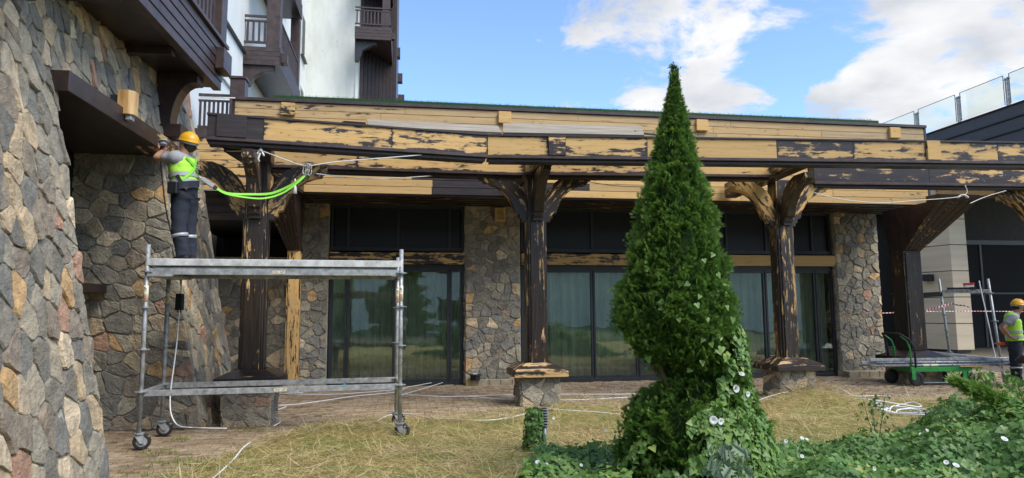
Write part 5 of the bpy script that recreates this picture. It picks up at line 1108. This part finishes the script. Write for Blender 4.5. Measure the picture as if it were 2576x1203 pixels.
# stray leaves higher up
sl_ = [(1718,715),(1745,745),(1735,765),(1760,800),(1700,712),(1675,742),(1655,760),(1648,775),(1762,655),(1790,640),(1800,690),(1815,715),(1640,930),(1632,900),(1770,860),(1750,850),(1820,770),(1838,800),(1826,740),(1690,800),(1752,905),(1725,930)]
P = []; Nn = []
for x, y in sl_: q = aty(x,y,TY-.1); 
def front(x, y):
    q = aty(x,y,TY-.3); dx = q.x-TX-float(tree_c(q.z)); R_ = float(tree_r(q.z,0))+.02; return (q.x-TX, -math.sqrt(max(R_*R_-dx*dx,.0009)), q.z)
pos = np.array([front(x,y) for x,y in sl_])
n = len(pos); nr = np.stack([pos[:,0]*1.5,-np.ones(n),np.full(n,.3)],1)+rng.normal(0,.2,(n,3)); V, F, t = scatter(HT, HF, pos, basis(nr,rng.normal(0,1.1,n),n), rng.uniform(.035,.06,n), rng.uniform(.5,.8,n)); big('large_leaves', V, F, t, M['bind'], tr_, kind=None)
# ---- bindweed ground cover
def cov_edge(x): return float(np.interp(x,[-.4,.0,.3,.7,1.0,1.6,2.3,3.0,3.6,4.1,4.6,5.2,6.5],[5.4,6.2,7.9,7.75,7.7,7.4,7.9,8.0,7.95,8.0,8.5,8.8,9.4]))
def cov_h(X, Y):
    h = .12+.05*np.sin(X*3+Y*2)+.04*np.sin(X*7.1-Y*5)+.03*np.sin(X*13+Y*11)
    h = h+.55*np.exp(-((X-5.25)/.78)**2-((Y-7.3)/1.3)**2)+.06*np.exp(-((X-3.9)/.9)**2-((Y-6.3)/.8)**2)+.42*np.exp(-((X-.27)/.13)**2-((Y-8.0)/.16)**2)*.9+.1*np.exp(-((X-1.0)/.5)**2-((Y-7.3)/.3)**2)
    e = np.array([cov_edge(x) for x in np.atleast_1d(X)]); return h*np.clip((e-Y)/.35,.12,1)*np.clip((X+.45-(Y-5.4)*.18)/.3,.15,1)
def cover(n, seed, size, lift, tonec, tmpl, tf, nm, parent, kind='stuff', mat='bind', xr=(-.4,6.6), yr=(4.7,9.4), mask=None):
    r2 = np.random.default_rng(seed); X = r2.uniform(*xr,n); Y = r2.uniform(*yr,n); e = np.array([cov_edge(x) for x in X])
    k = (Y < e+r2.normal(0,.08,n)) & (X > -.4+(Y-5.4)*.22+r2.normal(0,.06,n)) & ~((X-TX)**2+(Y-TY)**2 < .25)
    if mask is not None: k &= mask(X,Y)
    X, Y = X[k], Y[k]; n = len(X); h = cov_h(X,Y); Z = h*r2.uniform(.55,1.05,n)+lift*r2.random(n)
    ee = .03; gx = (cov_h(X+ee,Y)-h)/ee; gy_ = (cov_h(X,Y+ee)-h)/ee
    nr = np.stack([-gx,-gy_-.35,np.ones(n)],1)+r2.normal(0,.38,(n,3)); nr[:,2] = np.abs(nr[:,2])+.1
    rt = basis(nr, r2.normal(0,1.0,n), n); tone = np.clip(tonec+.2*np.sin(X*2.3+Y*3.1)+r2.normal(0,.22,n),0,1)
    V, F, t = scatter(tmpl, tf, np.stack([X,Y,Z],1), rt, r2.uniform(*size,n), tone); return big(nm, V, F, t, M[mat], parent, kind=kind)
gc = cover(40000, 3, (.024,.068), .09, .42, HT, HF, 'bindweed_ground_cover', None)
gc['label'] = 'dense bindweed ground cover with heart shaped leaves along the bottom right'; gc['category'] = 'ground cover'
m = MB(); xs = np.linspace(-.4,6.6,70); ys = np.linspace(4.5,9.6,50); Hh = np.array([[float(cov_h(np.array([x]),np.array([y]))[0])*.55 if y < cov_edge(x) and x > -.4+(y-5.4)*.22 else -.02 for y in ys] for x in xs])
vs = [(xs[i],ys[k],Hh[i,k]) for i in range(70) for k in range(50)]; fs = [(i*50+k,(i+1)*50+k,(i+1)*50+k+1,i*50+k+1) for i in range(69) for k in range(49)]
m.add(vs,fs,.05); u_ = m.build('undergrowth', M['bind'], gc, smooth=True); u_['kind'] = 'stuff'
# vine leaves round the bollard
def blob_leaves(c, rx, rz, n, size, nm, parent, seed=4, mat='bind', tm=(HT,HF), tonec=.45):
    r2 = np.random.default_rng(seed); a = r2.uniform(0,6.283,n); zz = r2.uniform(0,1,n); pos = np.stack([c[0]+rx*np.cos(a)*r2.uniform(.6,1.1,n)*(1.15-.45*zz), c[1]+rx*np.sin(a)*r2.uniform(.6,1.1,n)*(1.15-.45*zz), c[2]+zz*rz],1)
    nr = np.stack([np.cos(a),np.sin(a),np.full(n,.4)],1)+r2.normal(0,.35,(n,3)); V, F, t = scatter(tm[0], tm[1], pos, basis(nr,r2.normal(0,.5,n),n), r2.uniform(*size,n), np.clip(r2.normal(tonec,.15,n),0,1)); return big(nm, V, F, t, M[mat], parent, kind=None)
bv = thing('bindweed_column', 'clump of bindweed climbing the left side of the bollard light', 'climbing plant', (.24,7.98,0)); blob_leaves((0,0,0), .125, .5, 520, (.03,.055), 'foliage', bv)
# weeds, thistle, low juniper branch, wild plant at the right
def weed(nm, label, cat, c, rx, rz, n, size, mat, tm, tone=.5, seed=1):
    t = thing(nm, label, cat, c); m = MB()
    for k in range(5): a = k*1.3; m.tube([(0,0,0),(math.cos(a)*rx*.4,math.sin(a)*rx*.4,rz*.55),(math.cos(a)*rx*.6,math.sin(a)*rx*.6,rz*.9)], .005, 5, .002)
    m.build('stem', M['weed'], t); blob_leaves((0,0,0), rx, rz, n, size, 'foliage', t, seed, mat, tm, tone); return t
weed('thistle_plant', 'grey green lobed weed growing in front of the conifer base', 'weed', (TX+.12,TY-1.0,.02), .17, .6, 90, (.07,.13), 'weed', (LT,LF), .9, 8)
weed('thistle_plant', 'smaller grey green weed low at the left foot of the conifer', 'weed', (TX-.25,TY-1.0,0), .14, .3, 50, (.06,.1), 'weed', (LT,LF), .8, 9)
weed('wild_plant', 'tall wild leafy plant at the far right above the ground cover', 'weed', (5.35,7.6,.2), .4, .72, 420, (.04,.08), 'bind', (LT,LF), .6, 12)
weed('wild_plant', 'thin flowering weed beside the green cart front wheel', 'weed', (4.1,7.9,.05), .2, .62, 110, (.03,.05), 'bind', (LT,LF), .35, 14)
weed('wild_plant', 'leafy weed patch at the foot of the beige column', 'weed', (10.9,17.2,0), .8, .5, 300, (.06,.13), 'bind', (LT,LF), .8, 15)
jn = thing('juniper_branch', 'feathery green conifer branch reaching in from the right above the ground cover', 'shrub', (5.35,7.35,.35))
bp_ = spline([(0.3,0.2,-.3),(0.1,0,.1),(-.25,-.05,.26),(-.5,-.1,.4),(-.75,-.1,.5)],8); m = MB(); m.tube(bp_, .012, 6, .004); m.build('stem', M['bark'], jn)
n = 1300; r2 = np.random.default_rng(77); tt = r2.random(n)**.8; idx = (tt*(len(bp_)-2)).astype(int); B = np.array([tuple(p) for p in bp_]); b_ = B[idx]; dd = B[idx+1]-B[idx]; dd /= np.linalg.norm(dd,axis=1)[:,None]
off = r2.normal(0,1,(n,3))*np.array([.05,.045,.055])*(1.1-tt[:,None]*.85); ow = dd*1.1+off*8+np.array([0,0,.15]); ow /= np.linalg.norm(ow,axis=1)[:,None]; sd_ = np.cross(ow,r2.normal(0,1,(n,3))); sd_ /= np.linalg.norm(sd_,axis=1)[:,None]
V, F, t = scatter(ST, SF, b_+off, np.stack([ow,sd_,np.cross(ow,sd_)],2), r2.uniform(.06,.13,n), np.clip(r2.normal(.7,.15,n),0,1)); big('foliage', V, F, t, M['thuja'], jn, kind=None)
# white bindweed flowers, each one its own trumpet
def flower(P, nrm, s, parent, open_=1.):
    n_ = Vector(nrm).normalized(); q = n_.to_track_quat('Z','Y'); rg = []
    for rr, h in ((.05,-.9),(.14,-.45),(.38*open_,-.1),(.8*open_,.08),(1.*open_,.04)): rg.append([Vector(P)+q@Vector((rr*s*math.cos(6.283*k/12),rr*s*math.sin(6.283*k/12),h*s)) for k in range(12)])
    m = MB(); m.loft(rg, False); f_ = m.build('flower', M['petal'], parent, smooth=True)
    m = MB(); m.tube([Vector(P)+q@Vector((0,0,-.3*s)), Vector(P)+q@Vector((0,0,.0))], .08*s, 6); m.build('throat', M['hiv'], f_)
for x, y, s, nr in ((1795,1057,.034,(-.1,-1,.15)),(1814,1061,.028,(.3,-1,.1)),(1787,1110,.028,(-.1,-1,.3)),(1865,940,.03,(.2,-.6,.9)),(1852,978,.034,(.4,-1,.1)),(1882,992,.025,(.6,-1,0))):
    q = aty(x,y,TY-.62) if x < 1830 else aty(x,y,TY-.35); flower(q-Vector((TX,TY,0)), nr, s, tr_)
for x, y, z_, s, nr in ((1352,1162,.25,.045,(-.3,-.6,1)),(1374,1170,.22,.05,(.1,-.8,.9)),(1462,1170,.24,.03,(.3,-.8,.6)),(1393,1052,.28,.04,(.2,-1,.1)),(1525,1084,.35,.035,(-.4,-.6,.8)),(1977,1110,.26,.04,(-.3,-.8,.4)),(2018,1102,.28,.042,(.1,-.8,.9)),(2030,1105,.28,.038,(.4,-.6,.9)),(2018,1148,.27,.035,(0,-.8,.5)),(2318,1093,.33,.045,(-.1,-.7,.8)),(2334,1092,.33,.045,(.3,-.7,.8)),(2405,1170,.4,.05,(.1,-.6,1)),(2380,1163,.38,.04,(-.4,-.7,.6)),(2527,1104,.52,.055,(.1,-.7,1)),(2200,1180,.3,.03,(0,-1,.2))):
    s *= .5; q = atz(x,y,z_); q.z = max(q.z, float(cov_h(np.array([q.x]),np.array([q.y]))[0])+.03) if q.y < cov_edge(q.x) else q.z; flower(q, nr, s, gc)
# ---- cut dry grass: blades lying over the lawn, some standing
def blades(n, seed, flat, ln, wd_, tone_f, nm, dens=None, zup=0.):
    r2 = np.random.default_rng(seed); Y = 5.2+(13.2-5.2)*r2.random(n)**1.15; X = r2.uniform(-4.6,11,n); e = np.array([lawn_edge(x) for x in X]); k = (Y < e+r2.normal(0,.16,n)) & (np.abs(X) < .8*Y+.5)
    if dens is not None: k &= dens(X,Y,r2)
    X, Y = X[k], Y[k]; n = len(X); az = r2.uniform(0,6.283,n)+.8*np.sin(X*1.7)+.6*np.sin(Y*2.3); el = np.abs(r2.normal(flat[0],flat[1],n)); d = np.stack([np.cos(az)*np.cos(el),np.sin(az)*np.cos(el),np.sin(el)],1)
    sd_ = np.cross(d,np.tile([0,0,1.],(n,1))+r2.normal(0,.3,(n,3))); sd_ /= np.linalg.norm(sd_,axis=1)[:,None]; rt = np.stack([d,sd_,np.cross(d,sd_)],2)
    Z = .012+hay(X,Y)*r2.uniform(.7,1.1,n)+r2.random(n)*.035+zup
    V, F, t = scatter(BT*np.array([1,wd_,1]), BF, np.stack([X,Y,Z],1), rt, r2.uniform(*ln,n), np.clip(tone_f(X,Y,r2),0,1)); return big(nm, V, F, t, M['straw'])
gp_ = lambda X,Y: .5*np.sin(X*1.1+1)*np.sin(Y*1.6)+.3*np.sin(X*3.3+Y*2)+.25*np.sin(X*6.1-Y*5.2)
o = blades(150000, 5, (.08,.16), (.08,.24), 1.0, lambda X,Y,r: .52+.27*r.normal(size=len(X))+.22*(gp_(X,Y)<-.05)*-1+hay(X,Y)*1.2+.3*(gp_(X*1.3+2,Y*1.2)>.32), 'hay'); 
o = blades(60000, 6, (.5,.35), (.02,.055), 3.0, lambda X,Y,r: .1+.13*r.normal(size=len(X))+.2*(r.random(len(X))<.25), 'short_grass', lambda X,Y,r: (gp_(X,Y)+r.normal(0,.3,len(X)) < .12) & (hay(X,Y) < .06))
o = blades(16000, 8, (.3,.3), (.15,.38), .6, lambda X,Y,r: .6+.15*r.normal(size=len(X)), 'long_straw', lambda X,Y,r: r.random(len(X)) < .35+hay(X,Y)*6)
# weeds in the paving joints, lower left
r2 = np.random.default_rng(15); cl_ = [(-3.45,7.6,.3,.12,500),(-3.2,6.9,.45,.2,700),(-2.9,8.5,.25,.15,300),(-4.1,8.1,.14,.08,160),(-4.25,8.95,.1,.06,90),(-3.1,7.5,.4,.1,300),(-1.2,12.3,.8,.2,260),(1.5,13.2,1.2,.25,260),(3,14.1,1.,.2,150),(7.5,13.6,1.0,.3,400),(-3.6,9.6,.2,.1,130),(5.5,14.4,1.5,.15,200)]
X = np.concatenate([r2.normal(a,s,n_) for a,b_,s,s2_,n_ in cl_]); Y = np.concatenate([r2.normal(b_,s2_,n_) for a,b_,s,s2_,n_ in cl_]); n = len(X)
az = r2.uniform(0,6.283,n); el = r2.uniform(.3,1.2,n); d = np.stack([np.cos(az)*np.cos(el),np.sin(az)*np.cos(el),np.sin(el)],1); sd_ = np.cross(d,[0,0,1]); sd_ /= np.linalg.norm(sd_,axis=1)[:,None]
V, F, t = scatter(BT*np.array([1,3.,1]), BF, np.stack([X,Y,np.zeros(n)],1), np.stack([d,sd_,np.cross(d,sd_)],2), r2.uniform(.03,.09,n), r2.random(n)*.25); big('paving_weeds', V, F, t, M['straw'])
# ------------------------------------------------------------ behind the camera: what the glass doors mirror
m = MB(); xs = np.linspace(-60,60,40); ys = np.linspace(-3,-80,20); vs = [(x,y,-.03+max(0,(-y-26))*.42+min(1,max(0,-y-12)/15)*(1.2*math.sin(x*.21+y*.13)+.6*math.sin(x*.6))) for x in xs for y in ys]; fs = [(i*20+k,i*20+k+1,(i+1)*20+k+1,(i+1)*20+k) for i in range(39) for k in range(19)]
m.add(vs,fs,.3); hm = NT('hillside_grass', .95); v_ = hm.coord((.3,.3,.3)); hm.col(hm.ramp(hm.noise(v_,1.5,6,.65),[(.35,(.035,.08,.02)),(.6,(.09,.13,.045)),(.75,(.2,.18,.1))])); m.build('hillside', hm.m, smooth=True)['kind'] = 'structure'
wb = thing('white_annex', 'white building with a dark roof behind the photographer, mirrored in the doors', 'building', (6,-24,0), 8)
m = MB(); m.box(-6,9,-6,0,0,9); m.build('wall', M['plaster'], wb); m = MB(); m.prism([(-7,9),(10,9),(10,9.5),(1.5,12),(-7,9.5)],-6.5,.6,'y'); m.build('roof', M['frame'], wb)
for k in range(5): m = MB(); m.box(-5+k*2.8,-3.4+k*2.8,0,.04,1,2.8); m.build('window', M['screen'], wb); 
for k in range(5): m = MB(); m.box(-5+k*2.8,-3.4+k*2.8,0,.04,5,6.8); m.build('window', M['screen'], wb)
wb = thing('pale_annex', 'long pale building with a blue roof band, mirrored in the middle and right doors', 'building', (25,-20,0), 12)
m = MB(); m.box(-11,14,-6,0,0,5.2); m.build('wall', M['plaster'], wb); m = MB(); m.box(-11.3,14.3,-6.3,.3,5.2,6.4); m.build('roof', M['boxgrey'], wb)
def spruce(label, x, y, h, seed):
    t = thing('spruce_tree', label, 'tree', (x,y,0), 0, 'spruces behind the photographer'); m = MB(); m.tube([(0,0,0),(0,0,h)], .13, 8, .02); m.build('trunk', M['bark'], t)
    r3 = np.random.default_rng(seed); n = 5000; z = .6+(h-.6)*r3.random(n)**1.3; rr = (h-z)/h*h*.27*r3.random(n)**.5*(.75+.25*np.sin(z*9)); a = r3.uniform(0,6.283,n); ow = np.stack([np.cos(a),np.sin(a),-.15+0*a],1)+r3.normal(0,.2,(n,3)); ow /= np.linalg.norm(ow,axis=1)[:,None]; sd_ = np.cross(ow,r3.normal(0,1,(n,3))); sd_ /= np.linalg.norm(sd_,axis=1)[:,None]
    V, F, tn = scatter(ST, SF, np.stack([rr*np.cos(a),rr*np.sin(a),z],1), np.stack([ow,sd_,np.cross(ow,sd_)],2), np.full(n,.32), r3.random(n)*.4); big('crown', V, F, tn, M['thuja'], t, kind=None)
spruce('dark spruce standing behind the photographer, mirrored left of the middle pier', .9,-5.5,7.5,1); spruce('dark spruce behind the photographer, mirrored right of the middle pillar', 7.2,-7,8,2)
bk = thing('garden_hedge', 'rounded green hedge behind the photographer, mirrored low in the doors', 'hedge', (5.5,-2.6,0)); m = MB()
for k in range(7): blob_leaves(((k-3)*.9,0,0), .7, 1.1, 900, (.08,.14), 'foliage', bk, 60+k, 'bind', (HT,HF), .35)
for o in list(bpy.data.objects):
    if o.name.startswith(('hay','short_grass','long_straw','paving_weeds')): o['kind'] = 'stuff'
